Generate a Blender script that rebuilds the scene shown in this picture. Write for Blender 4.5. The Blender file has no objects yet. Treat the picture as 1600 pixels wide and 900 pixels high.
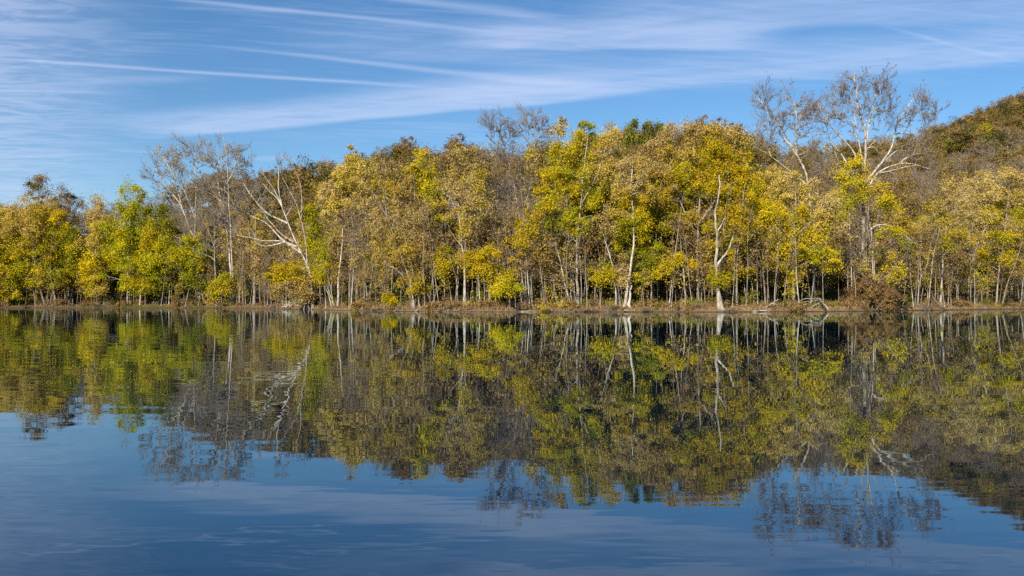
import bpy, math, time
import numpy as np
from mathutils import Vector

SC = bpy.context.scene
COL = SC.collection
R = math.radians
rng = np.random.default_rng(7)

# ------------------------------------------------------------------ camera
CAM_H = 1.05            # metres above the water
FPX = 1400.0            # focal length in photograph pixels (1600 wide)
HORIZON = 475.0         # row of the horizon in the photograph
PITCH = math.atan((HORIZON - 450.0) / FPX)
cam = bpy.data.cameras.new('camera')
cam.sensor_width = 36.0
cam.lens = 36.0 * FPX / 1600.0
cam.clip_start, cam.clip_end = 0.1, 5000.0
cam_o = bpy.data.objects.new('camera', cam)
cam_o.location = (0, 0, CAM_H)
cam_o.rotation_euler = (math.pi / 2 + PITCH, 0, 0)
COL.objects.link(cam_o)
SC.camera = cam_o

# ------------------------------------------------------------------ sun, sky, exposure
SUN_EL, SUN_ROT = R(28), R(207)      # behind the camera, to the left
SUN_DIR = Vector((math.sin(SUN_ROT) * math.cos(SUN_EL), math.cos(SUN_ROT) * math.cos(SUN_EL), math.sin(SUN_EL)))
sl = bpy.data.lights.new('sun', 'SUN')
sl.energy, sl.angle, sl.color = 5.0, R(0.53), (1.0, 0.91, 0.76)
so = bpy.data.objects.new('sun', sl)
so.location = (-60, -60, 60)
so.rotation_euler = SUN_DIR.to_track_quat('Z', 'Y').to_euler()
COL.objects.link(so)

SC.view_settings.view_transform = 'Standard'
SC.view_settings.look = 'None'
SC.view_settings.exposure = 0.50
SC.view_settings.gamma = 1.0
SC.render.engine = 'CYCLES'
SC.cycles.use_denoising = False
SC.cycles.max_bounces = 4
SC.cycles.diffuse_bounces = 2
SC.cycles.glossy_bounces = 2
SC.cycles.transmission_bounces = 2
SC.cycles.use_adaptive_sampling = True
SC.cycles.adaptive_threshold = 0.025
SC.cycles.caustics_reflective = False
SC.cycles.caustics_refractive = False


class NT:
    """Small helper for building shader node trees."""
    def __init__(self, tree):
        self.t = tree

    def n(self, typ, **kw):
        nd = self.t.nodes.new(typ)
        for k, v in kw.items():
            setattr(nd, k, v)
        return nd

    def put(self, sock, v):
        if isinstance(v, bpy.types.NodeSocket):
            self.t.links.new(v, sock)
        else:
            sock.default_value = v

    def m(self, op, a, b=0.0, c=None, clamp=False):
        nd = self.n('ShaderNodeMath', operation=op, use_clamp=clamp)
        self.put(nd.inputs[0], a)
        self.put(nd.inputs[1], b)
        if c is not None:
            self.put(nd.inputs[2], c)
        return nd.outputs[0]

    def ramp(self, v, a, b, lo=0.0, hi=1.0):
        nd = self.n('ShaderNodeMapRange', interpolation_type='SMOOTHSTEP')
        self.put(nd.inputs['Value'], v)
        for k, x in (('From Min', a), ('From Max', b), ('To Min', lo), ('To Max', hi)):
            self.put(nd.inputs[k], x)
        return nd.outputs[0]

    def mix(self, f, a, b, blend='MIX'):
        nd = self.n('ShaderNodeMix', data_type='RGBA', blend_type=blend)
        self.put(nd.inputs[0], f)
        self.put(nd.inputs[6], a)
        self.put(nd.inputs[7], b)
        return nd.outputs[2]

    def noise(self, vec, scale=1.0, detail=4.0, rough=0.5, dist=0.0):
        nd = self.n('ShaderNodeTexNoise')
        if vec is not None:
            self.put(nd.inputs['Vector'], vec)
        nd.inputs['Scale'].default_value = scale
        nd.inputs['Detail'].default_value = detail
        nd.inputs['Roughness'].default_value = rough
        nd.inputs['Distortion'].default_value = dist
        return nd

    def xyz(self, x, y, z):
        nd = self.n('ShaderNodeCombineXYZ')
        for i, v in enumerate((x, y, z)):
            self.put(nd.inputs[i], v)
        return nd.outputs[0]


def build_world():
    w = bpy.data.worlds.new('World')
    SC.world = w
    w.use_nodes = True
    w.cycles.sampling_method = 'MANUAL'
    w.cycles.sample_map_resolution = 256
    N = NT(w.node_tree)
    bg = w.node_tree.nodes['Background']
    sky = N.n('ShaderNodeTexSky', sky_type='NISHITA')
    sky.sun_disc = False
    sky.sun_elevation = SUN_EL
    sky.sun_rotation = SUN_ROT
    sky.altitude = 200
    sky.air_density = 1.0
    sky.dust_density = 0.35
    sky.ozone_density = 2.2
    tc = N.n('ShaderNodeTexCoord')
    sep = N.n('ShaderNodeSeparateXYZ')
    N.put(sep.inputs[0], tc.outputs['Generated'])
    dx, dy, dz = sep.outputs
    zz = N.m('MAXIMUM', dz, 0.012)
    u = N.m('DIVIDE', dx, zz)          # the cloud deck: a level plane seen from below
    v = N.m('DIVIDE', dy, zz)
    # wispy structure: filaments drawn out along the wind
    def rot_coords(slope, su, sv, off=0.0):
        a = math.atan(slope)
        s = N.m('ADD', N.m('MULTIPLY', u, math.cos(a)), N.m('MULTIPLY', v, math.sin(a)))
        t = N.m('SUBTRACT', N.m('MULTIPLY', v, math.cos(a)), N.m('MULTIPLY', u, math.sin(a)))
        return N.xyz(N.m('MULTIPLY', s, su), N.m('MULTIPLY', t, sv), off)
    n_long = N.noise(rot_coords(-0.40, 0.7, 3.2, 1.3), 1.6, 5, 0.62, 0.5).outputs[0]
    n_fine = N.noise(rot_coords(0.22, 1.0, 6.0, 4.1), 2.4, 5, 0.66, 0.6).outputs[0]
    n_mott = N.noise(rot_coords(0.05, 1.1, 2.4, 7.7), 3.2, 4, 0.6, 0.9).outputs[0]
    n_big = N.noise(rot_coords(-0.2, 0.5, 1.0, 2.2), 1.1, 3, 0.55).outputs[0]
    wob = N.m('MULTIPLY', N.m('SUBTRACT', N.noise(rot_coords(0.0, 1, 1, 9.0), 1.3, 3, 0.6).outputs[0], 0.5), 1.0)

    def along(p0, p1, soft):
        (u0, v0), (u1, v1) = p0, p1
        L = math.hypot(u1 - u0, v1 - v0)
        tx, ty = (u1 - u0) / L, (v1 - v0) / L
        s = N.m('DIVIDE', N.m('ADD', N.m('MULTIPLY', N.m('SUBTRACT', u, u0), tx), N.m('MULTIPLY', N.m('SUBTRACT', v, v0), ty)), L)
        d = N.m('ADD', N.m('MULTIPLY', N.m('SUBTRACT', u, u0), -ty), N.m('MULTIPLY', N.m('SUBTRACT', v, v0), tx))
        e = N.m('MULTIPLY', N.ramp(s, -soft, soft), N.ramp(s, 1 - soft, 1 + soft, 1.0, 0.0))
        return s, d, e

    def P(px, py):
        k = HORIZON - py
        return ((px - 800.0) / k, FPX / k)

    total = None
    def add(x):
        nonlocal total
        total = x if total is None else N.m('ADD', total, x)

    def trail(a, b, w0, w1, amt, soft=0.24):
        s, d, e = along(P(*a), P(*b), soft)
        d = N.m('ADD', d, N.m('MULTIPLY', wob, 0.05))
        wid = N.m('ADD', N.m('MULTIPLY', s, w1 - w0), w0)
        g = N.m('DIVIDE', d, wid)
        prof = N.m('POWER', 2.718, N.m('MULTIPLY', N.m('MULTIPLY', g, g), -1.0))
        tex = N.m('ADD', N.m('MULTIPLY', n_fine, 0.9), 0.5)
        add(N.m('MULTIPLY', N.m('MULTIPLY', prof, e), N.m('MULTIPLY', tex, amt)))

    trail((-20, 89), (640, 133), 0.022, 0.032, 0.55)
    trail((265, -4), (740, 43), 0.018, 0.028, 0.48)
    trail((405, 78), (960, 140), 0.020, 0.070, 0.42)
    trail((560, -12), (840, 22), 0.028, 0.045, 0.40)
    trail((1405, 44), (1600, 97), 0.012, 0.020, 0.26)
    trail((-30, 139), (150, 142), 0.020, 0.018, 0.34)
    trail((-30, 247), (130, 240), 0.05, 0.05, 0.30)
    trail((-30, 292), (40, 294), 0.09, 0.09, 0.38)
    trail((180, 234), (260, 238), 0.05, 0.05, 0.20)
    trail((395, 248), (450, 246), 0.09, 0.09, 0.30)
    trail((90, 125), (300, 120), 0.09, 0.06, 0.24, 0.3)

    def band(a, b, near, far, amt, soft=0.2, sharp=0.5, tex_lo=0.30, tex_hi=0.62):
        s, d, e = along(P(*a), P(*b), soft)
        d = N.m('ADD', d, N.m('MULTIPLY', wob, 0.16))
        prof = N.m('MULTIPLY', N.ramp(d, -near, -near * (1 - sharp)), N.ramp(d, far * 0.45, far, 1.0, 0.0))
        tex = N.ramp(N.m('ADD', N.m('MULTIPLY', n_long, 0.65), N.m('MULTIPLY', n_fine, 0.35)), tex_lo, tex_hi, 0.35, 1.0)
        add(N.m('MULTIPLY', N.m('MULTIPLY', prof, e), N.m('MULTIPLY', tex, amt)))

    # the long cirrus bank from the left treetops to the right edge: soft near edge, firm far edge
    band((250, 205), (900, 143), 0.55, 0.22, 0.85, 0.14, 0.9)
    band((700, 155), (1750, 66), 0.62, 0.22, 0.55, 0.16, 0.9)
    # upper bank right of the middle
    band((745, 58), (1180, 62), 0.34, 0.16, 0.78, 0.16, 0.9)
    band((960, 30), (1800, -10), 0.42, 0.26, 0.46, 0.12, 0.8)
    # thin veil high in the middle
    band((520, 70), (900, 85), 0.5, 0.25, 0.30, 0.3, 0.9, 0.4, 0.66)
    # hazy mottled veil over the left
    veil_l = N.m('MULTIPLY', N.ramp(N.m('DIVIDE', dx, N.m('MAXIMUM', dy, 0.05)), -0.37, -0.64), N.ramp(n_mott, 0.36, 0.62, 0.26, 0.80))
    veil_l = N.m('MULTIPLY', veil_l, N.ramp(dy, 0.0, 0.3))
    add(veil_l)
    # faint cirrus everywhere else
    add(N.m('MULTIPLY', N.ramp(N.m('ADD', N.m('MULTIPLY', n_fine, 0.5), N.m('MULTIPLY', n_big, 0.5)), 0.50, 0.75), 0.24))

    dens = N.m('MULTIPLY', total, N.ramp(dz, 0.0, 0.06))
    dens = N.m('SUBTRACT', 1.0, N.m('POWER', 2.718, N.m('MULTIPLY', dens, -1.05)))
    # clear air: the Nishita sky with a camera-like colour response (deeper blue)
    hsv = N.n('ShaderNodeHueSaturation')
    hsv.inputs['Saturation'].default_value = SKY_SAT
    hsv.inputs['Value'].default_value = SKY_VAL
    N.put(hsv.inputs['Color'], sky.outputs[0])
    tint = N.mix(1.0, hsv.outputs[0], SKY_TINT, 'MULTIPLY')
    out = N.mix(dens, tint, CLOUD_COL)
    N.put(bg.inputs['Color'], out)
    bg.inputs['Strength'].default_value = 0.0735


SKY_SAT, SKY_VAL = 1.16, 1.03
SKY_TINT = (0.82, 1.0, 1.14, 1.0)
CLOUD_COL = (5.9, 7.0, 9.6, 1.0)
build_world()

# ------------------------------------------------------------------ where things stand
def world_pt(px, py, Y):
    """World point at distance Y that the photograph shows at column px, row py."""
    px, py, Y = np.asarray(px, float), np.asarray(py, float), np.asarray(Y, float)
    v = (450.0 - py) / FPX
    dy = math.cos(PITCH) - math.sin(PITCH) * v
    dz = math.sin(PITCH) + math.cos(PITCH) * v
    k = Y / dy
    return np.stack([(px - 800.0) / FPX * k, np.broadcast_to(Y, k.shape), CAM_H + dz * k], -1)


SHORE_PX = np.array([-900, -400, 0, 200, 320, 400, 480, 560, 640, 700, 800, 1000, 1150, 1300, 1450, 1600, 1800, 2300], float)
SHORE_Y = np.array([262, 258, 250, 242, 232, 210, 174, 142, 126, 121, 119, 118, 118, 123, 148, 186, 235, 255], float)
SHORE_X = (SHORE_PX - 800) / FPX * SHORE_Y


def vnoise(x, y, s, seed=0):
    """Cheap smooth noise, -1..1."""
    x, y = np.asarray(x) / s, np.asarray(y) / s
    a = 0
    for k, (fx, fy, ph) in enumerate(((1.0, 0.7, 0.3), (0.53, -1.31, 1.7), (-1.9, 0.83, 4.0), (2.7, 2.1, 2.2), (-0.9, -2.9, 5.1))):
        a = a + np.sin(fx * x + fy * y + ph + seed * 1.37) / (1 + 0.45 * k)
    return a / 2.6


def shore_y(x):
    return np.interp(x, SHORE_X, SHORE_Y) + 0.9 * vnoise(x, x * 0.3, 5.0, 3) + 0.35 * vnoise(x, 0 * x, 1.3, 8)


SKY_PX = np.array([-900, -200, 0, 100, 220, 330, 400, 480, 520, 560, 600, 640, 700, 760, 800, 860, 920, 1000, 1100, 1160, 1200, 1235, 1280, 1330, 1400, 1460, 1500, 1540, 1600, 1700, 1900, 2300], float)
SKY_ROW = np.array([330, 318, 312, 316, 303, 268, 258, 257, 249, 242, 232, 228, 224, 230, 232, 222, 216, 202, 196, 202, 216, 226, 222, 220, 207, 198, 185, 165, 142, 116, 112, 130], float)
RIDGE_PX = np.array([-900, 1100, 1350, 1500, 2300], float)
RIDGE_Y = np.array([335, 335, 400, 440, 470], float)
HILL_TREE = 12.5


def terrain_z(x, y):
    x, y = np.asarray(x, float), np.asarray(y, float)
    d = y - shore_y(x)
    bank = np.where(d < 0, np.maximum(-2.2, d * 0.22), 0.0)
    bank = bank + 0.16 * np.clip(d / 0.35, 0, 1) + 0.5 * np.clip(d / 3.5, 0, 1) ** 0.8 + 0.45 * np.clip((d - 3.5) / 18, 0, 1)
    bank = bank + np.clip(d, 0, 2) / 2 * (0.10 * vnoise(x, y, 1.6, 1) + 0.16 * vnoise(x, y, 6.0, 2))
    px = 800 + FPX * x / np.maximum(y, 20)
    yr = np.interp(px, RIDGE_PX, RIDGE_Y)
    zr = CAM_H + (HORIZON - np.interp(px, SKY_PX, SKY_ROW)) / FPX * yr - HILL_TREE
    y0 = np.minimum(np.interp(x, SHORE_X, SHORE_Y) + 48, yr - 45)
    t = np.clip((y - y0) / (yr - y0), 0, 1)
    s = 0.35 * t + 0.65 * t * t * (3 - 2 * t)
    back = np.clip((y - yr) / 160, 0, 1)
    hill = np.maximum(zr - 1.1, 0) * s * (1 - 0.35 * back) + 1.2 * vnoise(x, y, 23, 5) * np.clip(t * 3, 0, 1)
    return bank + np.maximum(hill, 0)


# ------------------------------------------------------------------ mesh helpers
def make_mesh(name, verts, faces, mat, colour=None, cname=None, per_face=False, smooth=False):
    """faces: list of (n,3)/(n,4) int arrays."""
    me = bpy.data.meshes.new(name)
    verts = np.asarray(verts, np.float32)
    me.vertices.add(len(verts))
    me.vertices.foreach_set('co', verts.ravel())
    flat = np.concatenate([f.ravel() for f in faces]).astype(np.int32)
    size = np.concatenate([np.full(len(f), f.shape[1], np.int32) for f in faces])
    start = np.concatenate([[0], np.cumsum(size)[:-1]]).astype(np.int32)
    me.loops.add(len(flat))
    me.loops.foreach_set('vertex_index', flat)
    me.polygons.add(len(size))
    me.polygons.foreach_set('loop_start', start)
    if smooth:
        me.polygons.foreach_set('use_smooth', np.ones(len(size), bool))
    me.update(calc_edges=True)
    if colour is not None:
        a = me.attributes.new(cname, 'FLOAT_COLOR', 'FACE' if per_face else 'POINT')
        c = np.ones((len(colour), 4), np.float32)
        c[:, :3] = colour
        a.data.foreach_set('color', c.ravel())
    me.materials.append(mat)
    return me


def link(name, me, parent=None):
    o = bpy.data.objects.new(name, me)
    COL.objects.link(o)
    if parent is not None:
        o.parent = parent
    return o


def tag(o, label=None, cat=None, group=None, kind=None):
    for k, v in (('label', label), ('category', cat), ('group', group), ('kind', kind)):
        if v:
            o[k] = v
    return o


def copy_tree(o):
    c = o.copy()
    COL.objects.link(c)
    for ch in o.children:
        d = ch.copy()
        COL.objects.link(d)
        d.parent = c
    return c


def resample(pts, k):
    pts = np.asarray(pts, float)
    if len(pts) > 2:                                 # soften the corners first
        for _ in range(1):
            q = [pts[0]]
            for a, b in zip(pts[:-1], pts[1:]):
                q += [a * 0.75 + b * 0.25, a * 0.25 + b * 0.75]
            q.append(pts[-1])
            pts = np.array(q)
    L = np.concatenate([[0], np.cumsum(np.linalg.norm(np.diff(pts, axis=0), axis=1))])
    t = np.linspace(0, L[-1], k)
    return np.stack([np.interp(t, L, pts[:, i]) for i in range(pts.shape[1])], -1)


def tubes(pts, rad, sides):
    """pts (N,K,3), rad (N,K) -> verts, quads of N open tapered tubes."""
    N_, K, _ = pts.shape
    t = np.gradient(pts, axis=1)
    t /= np.linalg.norm(t, axis=2, keepdims=True) + 1e-9
    mt = t.mean(1)
    ref = np.where(np.abs(mt[:, 2:3]) > 0.75, np.array([[1.0, 0.13, 0.0]]), np.array([[0.1, 0.05, 1.0]]))[:, None, :]
    u = np.cross(t, np.broadcast_to(ref, t.shape))
    u /= np.linalg.norm(u, axis=2, keepdims=True) + 1e-9
    w = np.cross(t, u)
    a = np.linspace(0, 2 * math.pi, sides, endpoint=False)
    ring = u[:, :, None, :] * np.cos(a)[None, None, :, None] + w[:, :, None, :] * np.sin(a)[None, None, :, None]
    v = pts[:, :, None, :] + ring * rad[:, :, None, None]
    base = np.arange(N_)[:, None, None] * K * sides + np.arange(K - 1)[None, :, None] * sides
    i = np.arange(sides)[None, None, :]
    j = (i + 1) % sides
    f = np.stack([base + i, base + j, base + sides + j, base + sides + i], -1)
    return v.reshape(-1, 3), f.reshape(-1, 4)


class Geo:
    """Collects tubes with colours, to become one mesh."""
    def __init__(self):
        self.v, self.f, self.c, self.n = [], [], [], 0

    def add(self, v, f, c):
        self.v.append(v)
        self.f.append(f + self.n)
        self.c.append(np.broadcast_to(np.asarray(c, float), v.shape) if np.ndim(c) == 1 else c)
        self.n += len(v)

    def tubes(self, pts, rad, sides, col):
        if len(pts) == 0:
            return
        v, f = tubes(pts, rad, sides)
        if np.ndim(col) == 3:
            col = np.repeat(col[:, :, None, :], sides, axis=2).reshape(-1, 3)
        self.add(v, f, col)

    def mesh(self, name, mat, smooth=True):
        by = {}
        for f in self.f:
            by.setdefault(f.shape[1], []).append(f)
        return make_mesh(name, np.concatenate(self.v), [np.concatenate(x) for x in by.values()], mat, np.concatenate(self.c), 'bark_colour', False, smooth)


# ------------------------------------------------------------------ materials
def new_mat(name):
    m = bpy.data.materials.new(name)
    m.use_nodes = True
    m.node_tree.nodes.clear()
    return m, NT(m.node_tree)


def leaf_material():
    m, N = new_mat('autumn_leaf')
    at = N.n('ShaderNodeAttribute', attribute_name='leaf_colour')
    oi = N.n('ShaderNodeObjectInfo')
    hs = N.n('ShaderNodeHueSaturation')
    N.put(hs.inputs['Hue'], N.m('ADD', N.m('MULTIPLY', oi.outputs['Random'], 0.010), 0.496))
    N.put(hs.inputs['Value'], N.m('ADD', N.m('MULTIPLY', oi.outputs['Random'], 0.16), 0.92))
    N.put(hs.inputs['Color'], at.outputs['Color'])
    d = N.n('ShaderNodeBsdfDiffuse')
    t = N.n('ShaderNodeBsdfTranslucent')
    N.put(d.inputs['Color'], hs.outputs[0])
    N.put(t.inputs['Color'], N.mix(1.0, hs.outputs[0], (1.0, 0.95, 0.6, 1), 'MULTIPLY'))
    mx = N.n('ShaderNodeMixShader')
    mx.inputs[0].default_value = 0.20
    N.put(mx.inputs[1], d.outputs[0])
    N.put(mx.inputs[2], t.outputs[0])
    o = N.n('ShaderNodeOutputMaterial')
    N.put(o.inputs[0], mx.outputs[0])
    return m


def bark_material():
    m, N = new_mat('tree_bark')
    at = N.n('ShaderNodeAttribute', attribute_name='bark_colour')
    tc = N.n('ShaderNodeTexCoord')
    mp = N.n('ShaderNodeMapping')
    mp.inputs['Scale'].default_value = (1.0, 1.0, 0.35)
    N.put(mp.inputs[0], tc.outputs['Object'])
    n1 = N.noise(mp.outputs[0], 2.6, 5, 0.65).outputs[0]
    n2 = N.noise(mp.outputs[0], 9.0, 3, 0.6).outputs[0]
    k = N.m('ADD', N.ramp(n1, 0.36, 0.60, 0.42, 1.08), N.m('MULTIPLY', N.m('SUBTRACT', n2, 0.5), 0.5))
    col = N.n('ShaderNodeVectorMath', operation='SCALE')
    N.put(col.inputs[0], at.outputs['Color'])
    N.put(col.inputs['Scale'], k)
    d = N.n('ShaderNodeBsdfPrincipled')
    N.put(d.inputs['Base Color'], col.outputs[0])
    d.inputs['Roughness'].default_value = 0.9
    d.inputs['Specular IOR Level'].default_value = 0.15
    bp = N.n('ShaderNodeBump')
    bp.inputs['Strength'].default_value = 0.6
    bp.inputs['Distance'].default_value = 0.05
    N.put(bp.inputs['Height'], n2)
    N.put(d.inputs['Normal'], bp.outputs[0])
    o = N.n('ShaderNodeOutputMaterial')
    N.put(o.inputs[0], d.outputs[0])
    return m


LEAF, BARK = leaf_material(), bark_material()

# leaf colours (albedo); each palette: list of colours that its clumps are drawn from
PAL = {
    'gold':   [(.66, .47, .11), (.60, .43, .08), (.56, .41, .05), (.63, .46, .15), (.44, .34, .05)],
    'pale':   [(.60, .45, .19), (.53, .39, .15), (.56, .40, .09), (.44, .32, .13)],
    'yellow': [(.68, .48, .014), (.62, .45, .014), (.50, .40, .018), (.66, .45, .018), (.40, .34, .02), (.34, .32, .018)],
    'yg':     [(.54, .43, .014), (.43, .38, .016), (.29, .28, .016), (.60, .44, .014), (.24, .25, .016), (.34, .33, .016)],
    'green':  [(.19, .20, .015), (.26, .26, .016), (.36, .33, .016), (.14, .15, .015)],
    'tan':    [(.51, .38, .15), (.44, .32, .11), (.52, .37, .07), (.35, .26, .11)],
    'tany':   [(.53, .38, .08), (.54, .38, .03), (.43, .31, .10), (.44, .34, .03)],
    'brown':  [(.27, .17, .075), (.33, .22, .07), (.23, .15, .075), (.36, .25, .05)],
    'rust':   [(.29, .16, .05), (.30, .18, .05), (.23, .14, .055), (.25, .17, .05)],
    'olive':  [(.17, .15, .03), (.24, .20, .035), (.14, .13, .03)],
    'pine':   [(.13, .15, .025), (.17, .18, .025), (.20, .19, .03)],
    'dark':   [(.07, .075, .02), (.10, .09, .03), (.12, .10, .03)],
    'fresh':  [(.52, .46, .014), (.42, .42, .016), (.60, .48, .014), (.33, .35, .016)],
    'shade':  [(.13, .09, .045), (.10, .075, .04), (.16, .10, .05)],  # dark browns: the interior's shade is put into the leaf colour
    'litter': [(.24, .14, .07), (.32, .20, .09), (.20, .12, .06), (.36, .25, .06)],
}
WHITE = (.54, .48, .40)
PALE = (.42, .36, .29)
GREY = (.30, .25, .20)
DARK = (.20, .165, .135)
TWIG = np.array((.29, .235, .19))


def leaf_quads(rg, cen, size, col, up=0.55, out=None):
    """One small spray of leaves per point: a slim triangle."""
    n = len(cen)
    nor = rg.normal(size=(n, 3))
    nor /= np.linalg.norm(nor, axis=1, keepdims=True)
    nor = nor * 0.85 + np.array([0, 0, up])
    if out is not None:
        nor += out * 0.5
    nor /= np.linalg.norm(nor, axis=1, keepdims=True)
    a = np.cross(nor, rg.normal(size=(n, 3)))
    a /= np.linalg.norm(a, axis=1, keepdims=True) + 1e-9
    b = np.cross(nor, a)
    L = size * rg.uniform(0.65, 1.35, n)[:, None]
    Wd = L * rg.uniform(0.5, 0.85, n)[:, None]
    v = np.stack([cen - a * L * 0.5 + b * Wd * 0.3, cen + a * L * 0.55, cen - a * L * 0.1 - b * Wd * 0.75], 1)
    f = np.arange(n * 3).reshape(n, 3)
    return v.reshape(-1, 3), f, col


def spawn(rg, P, Rr, n, lf, ang, up, K, tmin=0.25, rmin=0.011, jit=0.10, rfrac=0.6):
    """n children on each parent tube (vectorised). Returns pts, radii, parent index."""
    M, Kp, _ = P.shape
    if M == 0 or n == 0:
        return np.zeros((0, K, 3)), np.zeros((0, K)), np.zeros(0, int)
    idx = np.repeat(np.arange(M), n)
    t = np.tile((np.arange(n) + 0.5) / n, M) + rg.uniform(-.5, .5, M * n) / n
    t = tmin + (1 - tmin) * t
    ft = np.clip(t * (Kp - 1), 0, Kp - 1.001)
    i0 = ft.astype(int)
    fr = (ft - i0)[:, None]
    S = P[idx, i0] * (1 - fr) + P[idx, i0 + 1] * fr
    tan = P[idx, i0 + 1] - P[idx, i0]
    tan /= np.linalg.norm(tan, axis=1, keepdims=True) + 1e-9
    r0 = Rr[idx, i0] * (1 - fr[:, 0]) + Rr[idx, i0 + 1] * fr[:, 0]
    L = np.linalg.norm(np.diff(P, axis=1), axis=2).sum(1)[idx] * lf * (1.1 - 0.65 * t) * rg.uniform(0.6, 1.3, len(t))
    side = np.cross(tan, rg.normal(size=(len(t), 3)))
    side /= np.linalg.norm(side, axis=1, keepdims=True) + 1e-9
    a = ang * rg.uniform(0.65, 1.25, len(t))[:, None]
    d = tan * np.cos(a) + side * np.sin(a) + np.array([0, 0, up * 0.5])
    d /= np.linalg.norm(d, axis=1, keepdims=True)
    s = np.linspace(0, 1, K)[None, :, None]
    pts = S[:, None] + d[:, None] * L[:, None, None] * s + np.array([0, 0, up])[None, None] * L[:, None, None] * 0.35 * s ** 2
    pts[:, 1:] += rg.normal(size=(len(t), K - 1, 3)) * (L[:, None, None] * jit) * s[:, 1:] * 0.6
    rr = np.maximum(r0 * rfrac, rmin)[:, None] * (1 - 0.7 * np.linspace(0, 1, K)[None])
    return pts, np.maximum(rr, rmin * 0.7), idx


def bark_col(base, rad, r_thin=0.022, r_thick=0.07):
    k = np.clip((rad - r_thin) / (r_thick - r_thin), 0, 1)[..., None]
    return TWIG * (1 - k) + np.asarray(base) * k


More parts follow.
